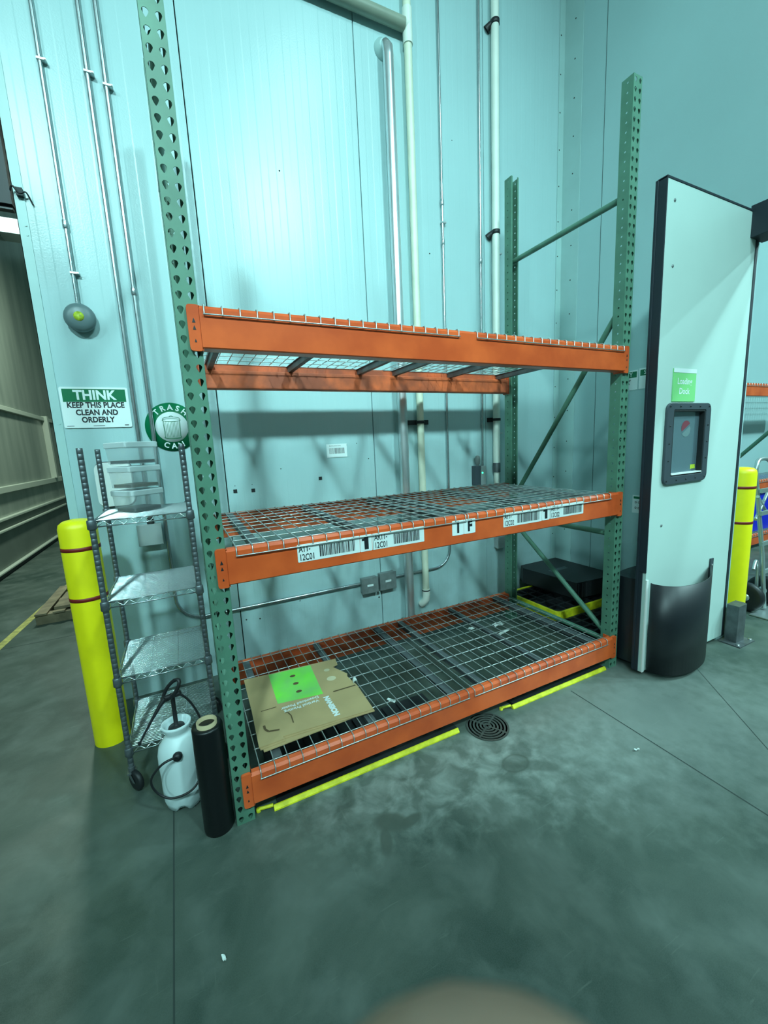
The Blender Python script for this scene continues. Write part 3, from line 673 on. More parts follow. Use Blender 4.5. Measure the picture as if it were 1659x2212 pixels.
# alarm bell
t = thing('alarm_bell', 'round grey alarm bell with a yellow green sticker on the wall', 'alarm bell', (-0.550, WY, 2.47))
bc = (-0.550, WY, 2.468)
mb = MB(); mb.lathe([(0.045, -0.0005), (0.045, -0.03), (0.035, -0.032)], bc, 24, 0, 'y'); mb.build('back_box', MT['box'], t)
mb = MB(); mb.lathe([(0.072, -0.030), (0.080, -0.032), (0.081, -0.040), (0.078, -0.052), (0.068, -0.064), (0.050, -0.071), (0.025, -0.074), (0.0, -0.0745)], bc, 36, 0, 'y'); mb.build('gong', MT['grey_bell'], t)
mb = MB(); mb.lathe([(0.026, -0.0738), (0.026, -0.0755), (0.0, -0.0760)], bc, 24, 0, 'y'); mb.build('sticker', MT['sticker_y'], t)
# boxes
def jbox(name, label, x0, x1, z0, z1, d, m, lab=True, group=None, cat='junction box'):
    t = thing(name, label, cat, ((x0 + x1) / 2, WY, (z0 + z1) / 2), group)
    mb = MB(); mb.box(x0, WY - d, z0, x1, WY - 0.0005, z1); mb.build('body', MT[m], t, bevel=0.006)
    mb = MB(); mb.box(x0 - 0.004, WY - d - 0.004, z0 - 0.004, x1 + 0.004, WY - d + 0.001, z1 + 0.004)
    mb.build('cover', MT[m], t, bevel=0.003)
    if lab:
        mb = MB(); mb.box((x0 + x1) / 2 - 0.028, WY - d - 0.0055, (z0 + z1) / 2 - 0.008, (x0 + x1) / 2 + 0.028, WY - d - 0.0042, (z0 + z1) / 2 + 0.010); mb.build('white_tag', MT['sign_w'], t)
    return t
jbox('junction_box', 'left one of the twin grey junction boxes low on the wall', 1.145, 1.29, 0.40, 0.53, 0.055, 'box', True, 'twin junction boxes')
jbox('junction_box', 'right one of the twin grey junction boxes low on the wall', 1.315, 1.465, 0.40, 0.545, 0.055, 'box', True, 'twin junction boxes')
t = jbox('outlet_box', 'pale grey wall box seen through the wire shelving', -0.415, -0.28, 1.062, 1.195, 0.06, 'box_l', False)
mb = MB(); mb.lathe([(0.022, 1.196), (0.022, 1.215), (0.016, 1.24)], (-0.338, WY - 0.022, 0), 12); mb.build('connector', MT['iron'], t)
jbox('switch_box', 'small grey wall box behind the rear right rack post', 2.62, 2.73, 0.57, 0.68, 0.05, 'box_l', False)
t = thing('door_controller', 'small dark controller with a glowing green light beside the conduit', 'controller', (2.42, WY, 1.3))
mb = MB(); mb.box(2.355, WY - 0.06, 1.225, 2.42, WY - 0.0005, 1.405); mb.build('housing', MT['winframe'], t, bevel=0.004)
mb = MB(); mb.box(2.43, WY - 0.05, 1.215, 2.49, WY - 0.0005, 1.40); mb.build('body', MT['box_l'], t, bevel=0.004)
mb = MB(); mb.lathe([(0.0, -0.058), (0.007, -0.055), (0.008, -0.05)], (2.445, WY, 1.335), 12, 0, 'y'); mb.build('indicator_light', MT['led'], t)
mb = MB(); mb.lathe([(0.022, 1.42), (0.026, 1.45), (0.022, 1.49), (0.008, 1.50)], (2.40, WY - 0.035, 0), 14); mb.tube([(2.40, WY - 0.035, 1.40), (2.40, WY - 0.035, 1.43)], 0.012, 10); mb.build('knob', MT['box'], t)
# barcode card and black squares
t = thing('barcode_card', 'small white barcode card on the wall between the decks', 'label', (1.015, WY, 1.61))
mb = MB(); mb.box(0.930, WY - 0.006, 1.562, 1.100, WY - 0.0025, 1.667, 0); mb.build('card', MT['sign_w'], t)
mb = MB(); barcode(mb, lambda x, z: (x, WY - 0.0068, z), 0.950, 1.080, 1.590, 1.635, 0, 31)
put_text(mb, 'RACK LOCATION', 0.012, lambda x, y: (1.0 + x, WY - 0.0068, 1.652 + y), 0)
mb.build('barcode', MT['ink_l'], t)
for (x, z, lab) in ((0.218, 1.362, 'black square patch on the wall, nearest the left rack post'), (0.344, 1.356, 'black square patch on the wall, second from the left rack post'), (0.863, 1.405, 'black square patch on the wall below the barcode card')):
    mb = MB(); mb.box(x - 0.013, WY - 0.004, z - 0.013, x + 0.013, WY + 0.0005, z + 0.013)
    tag(mb.build('square_patch', MT['ink'], origin=(x, WY, z)), lab, 'patch', 'black square patches on the back wall')
# dispenser behind the wire shelving
t = thing('towel_dispenser', 'white rounded dispenser on the wall behind the clear tubs', 'dispenser', (-0.50, WY, 1.47))
mb = MB(); mb.prism(rrect(-0.600, 1.33, -0.40, 1.62, 0.045, 6), 'y', WY - 0.03, WY - 0.0005); mb.build('back_plate', MT['black'], t)
mb = MB(); mb.prism(rrect(-0.590, 1.345, -0.40, 1.615, 0.045, 6), 'y', WY - 0.12, WY - 0.03); mb.build('cover', MT['white'], t, bevel=0.02)
# signs
t = thing('think_sign', 'green and white THINK keep this place clean and orderly sign', 'sign', (-0.541, WY, 1.955))
x0, x1, z0, z1 = -0.718, -0.364, 1.832, 2.076
mb = MB(); mb.prism(rrect(x0, z0, x1, z1, 0.012), 'y', WY - 0.008, WY - 0.004); mb.build('plate', MT['sign_w'], t)
mb = MB(); mb.box(x0 + 0.014, WY - 0.0092, z1 - 0.088, x1 - 0.014, WY - 0.0082, z1 - 0.012); mb.build('green_band', MT['sign_g'], t)
mb = MB(); cx = (x0 + x1) / 2
put_text(mb, 'THINK', 0.078, lambda x, y: (cx + x, WY - 0.0099, z1 - 0.050 + y), 0, bold=0.0028, sx=0.92)
for i, s in enumerate(('KEEP THIS PLACE', 'CLEAN AND', 'ORDERLY')):
    put_text(mb, s, 0.0465, lambda x, y, i=i: (cx + x, WY - 0.0086, z1 - 0.109 - 0.044 * i + y), 1, bold=0.0017, sx=0.84)
mb.box(cx - 0.03, WY - 0.0088, z0 + 0.010, cx + 0.03, WY - 0.0082, z0 + 0.0125, 1); mb.box(x0 + 0.014, WY - 0.0088, z0 + 0.011, x0 + 0.05, WY - 0.0082, z0 + 0.014, 1); mb.box(x1 - 0.04, WY - 0.0088, z0 + 0.011, x1 - 0.018, WY - 0.0082, z0 + 0.016, 1)
mb.build('lettering', [MT['sign_w'], MT['ink']], t)
t = thing('trash_can_sign', 'round green and white TRASH CAN sign partly behind the rack post', 'sign', (-0.137, WY, 1.826))
cx, cz, R = -0.137, 1.826, 0.158
mb = MB(); mb.lathe([(R, -0.004), (R, -0.008), (0, -0.008)], (cx, WY, cz), 48, 0, 'y'); mb.build('disc', MT['sign_g'], t)
mb = MB(); mb.lathe([(0.099, -0.0082), (0.099, -0.0088), (0, -0.0088)], (cx, WY, cz), 40, 0, 'y'); mb.build('white_centre', MT['sign_w'], t)
mb = MB()
def arc_text(s, r, a0, da, top=True, size=0.048):
    for i, ch in enumerate(s):
        a = a0 + (i - (len(s) - 1) / 2) * da
        if top:
            px, pz = cx + r * math.sin(a), cz + r * math.cos(a); c, s_ = math.cos(-a), math.sin(-a)
        else:
            px, pz = cx + r * math.sin(a), cz - r * math.cos(a); c, s_ = math.cos(a), math.sin(a)
        put_text(mb, ch, size, lambda x, y: (px + x * c - y * s_, WY - 0.0090, pz + x * s_ + y * c), 0, bold=0.0014)
arc_text('TRASH', 0.126, 0.0, 0.36); arc_text('CAN', 0.126, 0.0, 0.36, False)
def ln(ax, az, bx, bz, w=0.0022):
    a, b = Vector((ax, 0, az)), Vector((bx, 0, bz)); d = (b - a).normalized(); q = Vector((-d.z, 0, d.x)) * w / 2
    mb.add([(cx + p.x, WY - 0.0094, cz + p.z) for p in (a - q, b - q, b + q, a + q)], [(0, 1, 2, 3)], 1)
for k in range(11): x = -0.045 + 0.009 * k; ln(x, 0.038 - 0.004 * (1 - (x / 0.05) ** 2), x * 0.94, -0.062 - 0.004 * (1 - (x / 0.05) ** 2))
ell = lambda x0_, z0_, rx, rz, a, b: [(x0_ + rx * math.cos(a + (b - a) * k / 12), z0_ + rz * math.sin(a + (b - a) * k / 12)) for k in range(13)]
for pts in (ell(0, 0.045, 0.055, 0.010, 0, 2 * PI), ell(0, 0.052, 0.052, 0.014, 0, PI), ell(0, 0.064, 0.012, 0.008, 0, PI), ell(0, -0.064, 0.052, 0.009, PI, 2 * PI), ell(0, -0.070, 0.050, 0.008, PI, 2 * PI)):
    for a, b in zip(pts[:-1], pts[1:]): ln(*a, *b, 0.003)
ln(-0.050, 0.045, -0.047, -0.066, 0.003); ln(0.050, 0.045, 0.047, -0.066, 0.003)
mb.build('lettering', [MT['sign_w'], MT['sign_g']], t)
# two notices and a faded sheet on the right wall
def rsign(name, label, y0, y1, z0, z1, band, lines, col='sign_g'):
    t = thing(name, label, 'sign', (WX, (y0 + y1) / 2, (z0 + z1) / 2))
    mb = MB(); mb.box(WX - 0.004, y0, z0, WX - 0.0005, y1, z1); mb.build('plate', MT['sign_w'], t)
    mb = MB(); mb.box(WX - 0.0048, y0 + 0.01, z1 - 0.012 - band, WX - 0.0041, y1 - 0.01, z1 - 0.012); mb.build('green_band', MT[col], t)
    mb = MB(); ym = (y0 + y1) / 2
    for (s, size, z, mi) in lines: put_text(mb, s, size, lambda x, y: (WX - 0.0056, ym - x, z + y), mi, bold=0.0008, sx=0.85)
    mb.build('lettering', [MT['sign_w'], MT['ink_l']], t)
rsign('safety_notice', 'green headed white safety notice on right wall, next to rack post', 0.565, 0.80, 2.01, 2.175, 0.05, [('SAFETY', 0.05, 2.138, 0), ('PLEASE KEEP', 0.024, 2.090, 1), ('THIS AREA', 0.024, 2.063, 1), ('CLEAR', 0.024, 2.036, 1)])
rsign('parking_notice', 'green headed white notice on right wall, next to the door edge', 0.33, 0.555, 2.01, 2.180, 0.05, [('SAFETY', 0.05, 2.143, 0), ('PARKING', 0.030, 2.085, 1), ('STATION', 0.030, 2.045, 1)])
rsign('faded_poster', 'faded sheet with green top band on the right wall, low beside door', 0.44, 0.56, 0.93, 1.09, 0.02, [('o o o', 0.04, 1.03, 1), ('o o o', 0.04, 0.98, 1)])

# ---------------------------------------------------------------- impact door
DY = -0.17; t = thing('door_1', 'white impact door with black gasket, window and black bumper', None, (3.05, DY, 0), None, 'structure')
mb = MB(); dx0, dx1, dz0, dz1 = 2.525, 3.545, 0.03, 3.05; wx0, wx1, wz0, wz1 = 2.700, 3.062, 1.350, 1.768
for b in ((dx0, dz0, dx1, wz0), (dx0, wz1, dx1, dz1), (dx0, wz0, wx0, wz1), (wx1, wz0, dx1, wz1)): mb.box(b[0], DY, b[1], b[2], DY + 0.045, b[3])
mb.build('leaf', MT['door'], t)
mb = MB(); mb.box(dx0 - 0.008, DY - 0.003, dz0 + 0.7, dx0 - 0.0005, DY + 0.052, dz1 + 0.01); mb.box(dx0 - 0.008, DY + 0.02, dz0, dx0 - 0.0005, DY + 0.052, dz0 + 0.7); mb.box(dx0 - 0.008, DY - 0.003, dz1 + 0.0005, dx1, DY + 0.052, dz1 + 0.014); mb.box(dx1 + 0.0005, DY - 0.004, 0.03, dx1 + 0.012, DY + 0.052, dz1 + 0.014)
mb.box(dx0 - 0.012, DY + 0.046, 0.03, dx0 + 0.06, DY + 0.062, dz1 + 0.01)
mb.build('gasket', MT['gasket'], t, bevel=0.002)
mb = MB(); mb.box(dx0 + 0.0, DY - 0.007, dz0 + 0.0, dx0 + 0.022, DY - 0.0005, 0.68); mb.build('edge_strip', MT['white'], t)
# window frame
def ring(mb, outer, inner, ya, yb):
    n = len(outer); vs = [(x, ya, z) for x, z in outer] + [(x, ya, z) for x, z in inner] + [(x, yb, z) for x, z in outer] + [(x, yb, z) for x, z in inner]
    fs = []
    for k in range(n):
        j = (k + 1) % n; fs += [(k, j, n + j, n + k), (2 * n + k, 3 * n + k, 3 * n + j, 2 * n + j), (k, 2 * n + k, 2 * n + j, j), (n + k, n + j, 3 * n + j, 3 * n + k)]
    mb.add(vs, fs)
mb = MB(); ring(mb, rrect(2.627, 1.297, 3.124, 1.813, 0.045, 5), rrect(2.698, 1.348, 3.064, 1.770, 0.012, 5), DY - 0.016, DY - 0.0005)
f_ = mb.build('window_frame', MT['winframe'], t, bevel=0.004)
mb = MB(); ring(mb, rrect(2.6995, 1.3495, 3.0625, 1.7685, 0.012, 5), rrect(2.708, 1.357, 3.054, 1.760, 0.010, 5), DY - 0.012, DY + 0.045); mb.build('inner_lip', MT['black'], f_)
mb = MB()
for k in range(5):
    x = 2.655 + k * 0.110
    for z in (1.322, 1.791): mb.lathe([(0.0055, -0.018), (0.0045, -0.020), (0, -0.020)], (x, DY, z), 8, 0, 'y')
for z in (1.45, 1.56, 1.67):
    for x in (2.662, 3.094): mb.lathe([(0.0055, -0.018), (0.0045, -0.020), (0, -0.020)], (x, DY, z), 8, 0, 'y')
mb.build('rivets', MT['iron'], f_)
mb = MB(); mb.box(2.709, DY + 0.020, 1.358, 3.053, DY + 0.024, 1.759); g_ = mb.build('window_pane', MT['win'], t)
mb = MB(); mb.box(2.708, DY - 0.017, 1.3565, 3.054, DY + 0.0195, 1.3640); mb.build('bright_sill', MT['white'], f_)
mb = MB(); mb.box(2.985, DY + 0.0182, 1.380, 3.040, DY + 0.0198, 1.408); mb.build('yellow_tag', MT['sticker_y'], g_)
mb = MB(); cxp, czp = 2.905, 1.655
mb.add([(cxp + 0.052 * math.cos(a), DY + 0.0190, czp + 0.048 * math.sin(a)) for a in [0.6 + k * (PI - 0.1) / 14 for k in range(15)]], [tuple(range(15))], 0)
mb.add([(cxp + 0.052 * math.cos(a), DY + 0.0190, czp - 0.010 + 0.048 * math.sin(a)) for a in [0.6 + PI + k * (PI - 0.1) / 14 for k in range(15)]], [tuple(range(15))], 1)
mb.build('painted_logo_reflection', [mat('logo_reflection_red', (0.22, 0.05, 0.07), 0.4), mat('logo_reflection_grey', (0.16, 0.24, 0.25), 0.4)], g_)  # mirrored logo: a reflection painted on the pane as two coloured arcs
# lower bumper, bulging towards the viewer
bp = [(2.572, -0.178), (2.566, -0.20), (2.585, -0.255), (2.64, -0.305), (2.74, -0.335), (2.86, -0.340), (2.98, -0.320), (3.09, -0.280), (3.18, -0.235), (3.25, -0.198), (3.295, -0.180), (3.315, -0.177)]
prof2 = spline([(x, y, 0) for x, y in bp], 4)
mb = MB(); n_ = len(prof2); mb.add([(p.x, p.y, 0.035) for p in prof2] + [(p.x, p.y, 0.655) for p in prof2], [(i, i + 1, n_ + i + 1, n_ + i) for i in range(n_ - 1)], 0, True); bo = mb.build('front_bumper', MT['rubber'], t, solid=0.006)
mb = MB(); mb.box(3.285, -0.179, 0.03, 3.325, -0.1702, 0.70)
mb.build('mounting_strip', MT['winframe'], bo)
mb = MB()
for z in (0.10, 0.24, 0.38, 0.52, 0.65): mb.lathe([(0.008, -0.010), (0.006, -0.013), (0, -0.013)], (3.306, DY, z), 8, 0, 'y')
mb.build('bolts', MT['zinc'], bo)
bp2 = [(2.56, DY + 0.0625), (2.545, 0.02), (2.62, 0.075), (2.86, 0.09), (3.1, 0.02), (3.3, DY + 0.0625)]
mb = MB(); mb.prism([(p.x, p.y) for p in spline([(x, y, 0) for x, y in bp2], 4)], 'z', 0.05, 0.66, 0, True); mb.build('rear_bumper', MT['rubber'], t)
for (x, z) in ((2.615, 2.60), (2.66, 1.03), (2.60, 2.95)):
    mb = MB(); mb.lathe([(0.010, -0.0005), (0.009, -0.003), (0, -0.004)], (x, DY, z), 12, 0, 'y'); mb.build('screw_cap', MT['box'], t)
t = thing('loading_dock_sign', 'lime green Loading Dock sign above the door window', 'sign', (2.81, DY, 1.92))
mb = MB(); mb.box(2.684, DY - 0.006, 1.822, 2.934, DY - 0.0008, 2.022); mb.build('plate', MT['lime'], t)
mb = MB(); mb.box(2.684, DY - 0.0075, 1.998, 2.934, DY - 0.0062, 2.024); mb.build('white_header', MT['sign_w'], t)
mb = MB(); put_text(mb, 'Loading', 0.052, lambda x, y: (2.809 + x, DY - 0.0068, 1.945 + y), 0, bold=0.001); put_text(mb, 'Dock', 0.052, lambda x, y: (2.809 + x, DY - 0.0068, 1.885 + y), 0, bold=0.001)
mb.build('lettering', MT['sign_w'], t)
t = thing('hinge_guard', 'grey steel hinge guard bolted to the floor at the door foot', 'hinge guard', (3.60, -0.22, 0))
mb = MB(); mb.prism([(3.545, -0.19), (3.545, -0.27), (3.66, -0.27), (3.675, -0.25), (3.675, -0.19)], 'z', 0.008, 0.30); mb.build('guard', MT['zinc_d'], t, bevel=0.004)
mb = MB(); mb.box(3.49, -0.32, 0.0, 3.71, -0.175, 0.008); mb.build('base_plate', MT['zinc_d'], t)
mb = MB(); mb.lathe([(0.012, 0.008), (0.012, 0.016), (0, 0.016)], (3.695, -0.295, 0), 6); mb.lathe([(0.012, 0.008), (0.012, 0.016), (0, 0.016)], (3.515, -0.295, 0), 6); mb.build('bolts', MT['zinc'], t)

# ---------------------------------------------------------------- bollards
def bollard(x, y, label, r=0.093, h=1.33):
    t = thing('bollard', label, 'bollard', (x, y, 0), 'yellow bollards')
    mb = MB(); mb.lathe([(r, 0.0), (r, h - 0.045), (r - 0.006, h - 0.022), (r - 0.025, h - 0.006), (r - 0.05, h), (0, h + 0.002)], (x, y, 0), 40); mb.build('cover', MT['yellow'], t)
    for z in (h - 0.155, h - 0.435):
        mb = MB(); mb.lathe([(r - 0.001, z - 0.011), (r + 0.0015, z - 0.010), (r + 0.0015, z + 0.010), (r - 0.001, z + 0.011)], (x, y, 0), 40); mb.build('reflective_band', MT['red'], t)
bollard(-0.66, 0.99, 'yellow bollard with two dark red bands beside the wire shelving', 0.090, 1.32)
bollard(3.86, -0.08, 'yellow bollard with two dark red bands beyond the impact door')

# ---------------------------------------------------------------- chrome wire shelving
sx0, sx1, sy0, sy1 = -0.51, -0.105, 0.49, 0.95
t = thing('wire_shelving', 'narrow chrome wire shelving unit on casters left of the rack', 'shelving', ((sx0 + sx1) / 2, (sy0 + sy1) / 2, 0))
for x in (sx0, sx1):
    for y in (sy0, sy1):
        mb = MB(); pr_ = []
        z = 0.115
        while z < 1.68: pr_ += [(0.0127, z), (0.0127, z + 0.0232), (0.0123, z + 0.0237), (0.0123, z + 0.0249)]; z += 0.0254
        mb.lathe(pr_ + [(0.0127, 1.682), (0.0, 1.683)], (x, y, 0), 12); mb.build('post', MT['chrome_post'], t)
        mb = MB(); mb.lathe([(0.011, 0.09), (0.016, 0.10), (0.016, 0.118)], (x, y, 0), 12)
        a = 0.6; c, s = math.cos(a), math.sin(a)
        mb.box(x - 0.020, y - 0.020, 0.086, x + 0.020, y + 0.020, 0.094)
        for k in (-1, 1):
            mb.add([(x + k * 0.017 * c + q * s, y + k * 0.017 * s - q * c, zz) for q, zz in ((-0.018, 0.088), (0.018, 0.088), (0.045, 0.050), (0.025, 0.044))], [(0, 1, 2, 3)])
        ca_ = mb.build('caster', MT['zinc_d'], t)
        mb = MB(); vs = []; n = 24
        for (r, hh) in ((0.010, -0.013), (0.043, -0.013), (0.050, -0.009), (0.051, 0.0), (0.050, 0.009), (0.043, 0.013), (0.010, 0.013)):
            for j in range(n):
                b = 2 * PI * j / n; q = 0.028 + r * math.cos(b); zz = 0.051 + r * math.sin(b); vs.append((x + hh * c + q * s, y + hh * s - q * c, zz))
        mb.add(vs, [(i * n + j, i * n + (j + 1) % n, (i + 1) * n + (j + 1) % n, (i + 1) * n + j) for i in range(6) for j in range(n)], 0, True); mb.add(vs[:n], [tuple(range(n))]); mb.add(vs[-n:], [tuple(range(n))])
        mb.build('wheel', MT['black'], ca_)
for z in (1.362, 0.975, 0.590, 0.215):
    mb = MB(); r = 0.0021; k = 0
    y = sy0 + 0.012
    while y < sy1 - 0.008: mb.tube([(sx0 + 0.01, y, z), (sx1 - 0.01, y, z)], r, 5); y += 0.0128
    sh = mb.build('shelf', MT['chrome'], t)
    mb = MB()
    for x in (sx0 + 0.14, sx1 - 0.14): mb.tube([(x, sy0, z - 0.005), (x, sy1, z - 0.005)], 0.003, 6)
    for zz in (z - 0.002, z - 0.028):
        mb.tube([(sx0, sy0, zz), (sx1, sy0, zz), (sx1, sy1, zz), (sx0, sy1, zz)], 0.0032, 6, closed=True)
    for (a, b) in (((sx0, sy0), (sx1, sy0)), ((sx1, sy0), (sx1, sy1)), ((sx1, sy1), (sx0, sy1)), ((sx0, sy1), (sx0, sy0))):
        pts = []; m_ = 14
        for i in range(m_ + 1): u = 0.05 + 0.9 * i / m_; pts.append((a[0] + (b[0] - a[0]) * u, a[1] + (b[1] - a[1]) * u, z - 0.003 if i % 2 else z - 0.027))
        mb.tube(pts, 0.0022, 5)
    mb.build('edge_truss', MT['chrome'], sh)
    for x in (sx0, sx1):
        for y in (sy0, sy1):
            mb = MB(); mb.lathe([(0.0165, z - 0.038), (0.0195, z - 0.034), (0.0185, z + 0.002), (0.016, z + 0.006)], (x, y, 0), 14)
            mb.build('corner_collar', MT['chrome_post'], sh)

# clear tubs
def tub(z, label, res, top=False):
    cx_, cy_ = -0.335, 0.74; h = 0.118; s = 0.083
    t = thing('clear_tub', label, 'tub', (cx_, cy_, z), 'clear plastic tubs on the wire shelving')
    a0 = math.radians(38)
    def sq(r, zz, rot=a0): return [(cx_ + x * math.cos(rot) - y * math.sin(rot), cy_ + x * math.sin(rot) + y * math.cos(rot)) for x, y in rrect(-r, -r, r, r, 0.008, 3)]
    mb = MB(); P = [(s * 0.90, z + 0.001), (s * 0.95, z + 0.004), (s, z + h * 0.72)]
    vs = []; n = 16
    for r, zz in P: vs += [(x, y, zz) for x, y in sq(r, zz)]
    mb.add(vs, [(i * n + j, i * n + (j + 1) % n, (i + 1) * n + (j + 1) % n, (i + 1) * n + j) for i in range(len(P) - 1) for j in range(n)], 0, True); mb.add(vs[:n], [tuple(range(n))])
    mb.build('tub_body', MT['clear'], t, solid=0.0015)
    mb = MB(); vs = []
    P = [(s * 1.03, z + h * 0.70), (s * 1.05, z + h * 0.72), (s * 1.05, z + h * 0.90), (s * 1.0, z + h * 0.93)]
    for r, zz in P: vs += [(x, y, zz) for x, y in sq(r, zz)]
    mb.add(vs, [(i * n + j, i * n + (j + 1) % n, (i + 1) * n + (j + 1) % n, (i + 1) * n + j) for i in range(len(P) - 1) for j in range(n)], 0, False); mb.add(vs[-n:], [tuple(range(n))])
    mb.build('lid', MT['lid'], t, solid=0.0015)
    mb = MB(); mb.prism(sq(s * 0.88, 0), 'z', z + 0.005, z + 0.020); mb.build('residue', MT[res], t)
tub(1.365, 'clear square tub with dark crumbs, lowest of the three stacked tubs', 'residue_d')
tub(1.485, 'clear square tub with brown residue, middle of the three stacked tubs', 'residue')
tub(1.605, 'clear square tub with thin dark layer, topmost of the three stacked tubs', 'residue_d', True)
mb = MB(); mb.prism([(-0.48, 0.60), (-0.20, 0.56), (-0.17, 0.82), (-0.45, 0.88)][::-1], 'z', 1.3645, 1.3660)
# ---------------------------------------------------------------- sprayer
jx, jy = -0.276, 0.275
t = thing('pump_sprayer', 'milky white pump sprayer with black handle and hose standing on the floor', 'sprayer', (jx, jy, 0))
mb = MB(); n = 48; vs = []
P = [(0.060, 0.0), (0.078, 0.006), (0.087, 0.04), (0.089, 0.10), (0.088, 0.16), (0.091, 0.22), (0.090, 0.27), (0.082, 0.31), (0.064, 0.340), (0.050, 0.356), (0.046, 0.364), (0.052, 0.376), (0.062, 0.400), (0.064, 0.410), (0.058, 0.413), (0.050, 0.40), (0.040, 0.375), (0.0, 0.372)]
for r, z in P:
    for j in range(n):
        a = 2 * PI * j / n; zz = z
        rr = r * (1.0 + (0.035 * math.cos(4 * a) if z < 0.33 else 0))
        if z < 0.05: zz = z + 0.034 * max(0, math.cos(4 * a + PI * 0.25)) * (1 - z / 0.05)
        vs.append((jx + rr * math.cos(a), jy + rr * math.sin(a), zz))
mb.add(vs, [(i * n + j, i * n + (j + 1) % n, (i + 1) * n + (j + 1) % n, (i + 1) * n + j) for i in range(len(P) - 1) for j in range(n)], 0, True); mb.add(vs[:n], [tuple(range(n))[::-1]])
mb.build('tank', MT['jug'], t)
mb = MB(); mb.lathe([(0.038, 0.374), (0.034, 0.392), (0.013, 0.397), (0.0095, 0.40), (0.0095, 0.54), (0.013, 0.545)], (jx, jy, 0), 20)
mb.build('pump_shaft', MT['black'], t)
mb = MB(); loop = [(jx + 0.052 * math.cos(a) * 0.62 + 0.018 * math.sin(a), jy - 0.02 * math.cos(a), 0.575 + 0.042 * math.sin(a) + 0.020 * math.cos(a)) for a in [k * 2 * PI / 16 for k in range(16)]]
mb.tube(loop, 0.0085, 8, closed=True); mb.tube([(jx - 0.045, jy + 0.01, 0.535), (jx + 0.035, jy - 0.01, 0.555)], 0.012, 8); mb.build('handle', MT['black'], t)
mb = MB(); mb.tube([(jx - 0.03, jy - 0.012, 0.548), (jx - 0.055, jy - 0.020, 0.520), (jx - 0.095, jy - 0.03, 0.465), (jx - 0.145, jy - 0.04, 0.390)], [0.011, 0.009, 0.0055, 0.0042], 8); mb.lathe([(0.006, 0), (0.008, 0.008), (0.006, 0.016)], (jx - 0.147, jy - 0.04, 0.378), 8)
mb.build('spray_wand', MT['black'], t)
mb = MB(); mb.lathe([(0.020, 0.0), (0.020, -0.012), (0.014, -0.022), (0.0, -0.024)], (jx - 0.006, jy - 0.086, 0.300), 16, 0, 'y'); mb.build('outlet_nut', MT['ink'], t)
mb = MB(); mb.tube(spline([(jx - 0.006, jy - 0.105, 0.300), (jx - 0.03, jy - 0.12, 0.316), (jx - 0.075, jy - 0.12, 0.300), (jx - 0.118, jy - 0.10, 0.235), (jx - 0.105, jy - 0.095, 0.165), (jx - 0.05, jy - 0.115, 0.125), (jx + 0.03, jy - 0.125, 0.135), (jx + 0.075, jy - 0.10, 0.175), (jx + 0.102, jy - 0.04, 0.26), (jx + 0.105, jy + 0.0, 0.37), (jx + 0.078, jy + 0.0, 0.47), (jx + 0.038, jy - 0.01, 0.542), (jx + 0.0, jy - 0.01, 0.55)], 6), 0.0052, 8)
mb.build('hose', MT['black'], t)
# stretch wrap roll
rx, ry = -0.147, 0.045
t = thing('stretch_wrap_roll', 'roll of black stretch wrap on a cardboard core standing beside the rack post', 'wrap roll', (rx, ry, 0))
mb = MB(); mb.lathe([(0.0415, 0.004), (0.061, 0.0), (0.063, 0.01), (0.0625, 0.15), (0.0635, 0.30), (0.062, 0.49), (0.058, 0.500), (0.0415, 0.498)], (rx, ry, 0), 36); mb.build('film', MT['wrap'], t)
mb = MB(); mb.lathe([(0.041, 0.0), (0.041, 0.516), (0.035, 0.516), (0.035, 0.25), (0.035, 0.0)], (rx, ry, 0), 32, 0); mb.build('core', MT['core'], t)

# ---------------------------------------------------------------- corner pallets
def plastic_pallet(x0, y0, x1, y1, z0, h, label, rim=None, name='plastic_pallet', nx=7, ny=5, group='black plastic pallets in the corner'):
    t = thing(name, label, 'pallet', ((x0 + x1) / 2, (y0 + y1) / 2, z0), group)
    mb = MB()
    for i in range(3):
        xx = x0 + (x1 - x0 - 0.1) * i / 2
        for j in range(3): yy = y0 + (y1 - y0 - 0.1) * j / 2; mb.box(xx, yy, z0, xx + 0.1, yy + 0.1, z0 + h - 0.02)
    for k in range(nx + 1): xx = x0 + (x1 - x0 - 0.02) * k / nx; mb.box(xx, y0, z0 + h - 0.04, xx + 0.02, y1, z0 + h)
    for k in range(ny + 1): yy = y0 + (y1 - y0 - 0.02) * k / ny; mb.box(x0, yy, z0 + h - 0.04, x1, yy + 0.02, z0 + h - 0.001)
    mb.box(x0, y0, z0 + 0.0, x1, y0 + 0.015, z0 + 0.03); mb.box(x0, y1 - 0.015, z0, x1, y1, z0 + 0.03)
    mb.build('grid_deck', MT['black'], t)
    if rim:
        mb = MB(); w = 0.022
        ring_o = rrect(x0 - w, y0 - w, x1 + w, y1 + w, 0.06, 4); ring_i = rrect(x0 - 0.001, y0 - 0.001, x1 + 0.001, y1 + 0.001, 0.04, 4); n = len(ring_o)
        vs = [(x, y, z0 + 0.01) for x, y in ring_o] + [(x, y, z0 + h + 0.006) for x, y in ring_o] + [(x, y, z0 + h + 0.006) for x, y in ring_i] + [(x, y, z0 + 0.01) for x, y in ring_i]
        fs = []
        for k in range(n): j = (k + 1) % n; fs += [(k, j, n + j, n + k), (n + k, n + j, 2 * n + j, 2 * n + k), (2 * n + k, 2 * n + j, 3 * n + j, 3 * n + k), (3 * n + k, 3 * n + j, j, k)]
        mb.add(vs, fs); mb.build('rim', MT[rim], t)
    return t
plastic_pallet(2.60, 0.60, 3.44, 1.34, 0.0, 0.075, 'black plastic pallet under the yellow rimmed one', None)
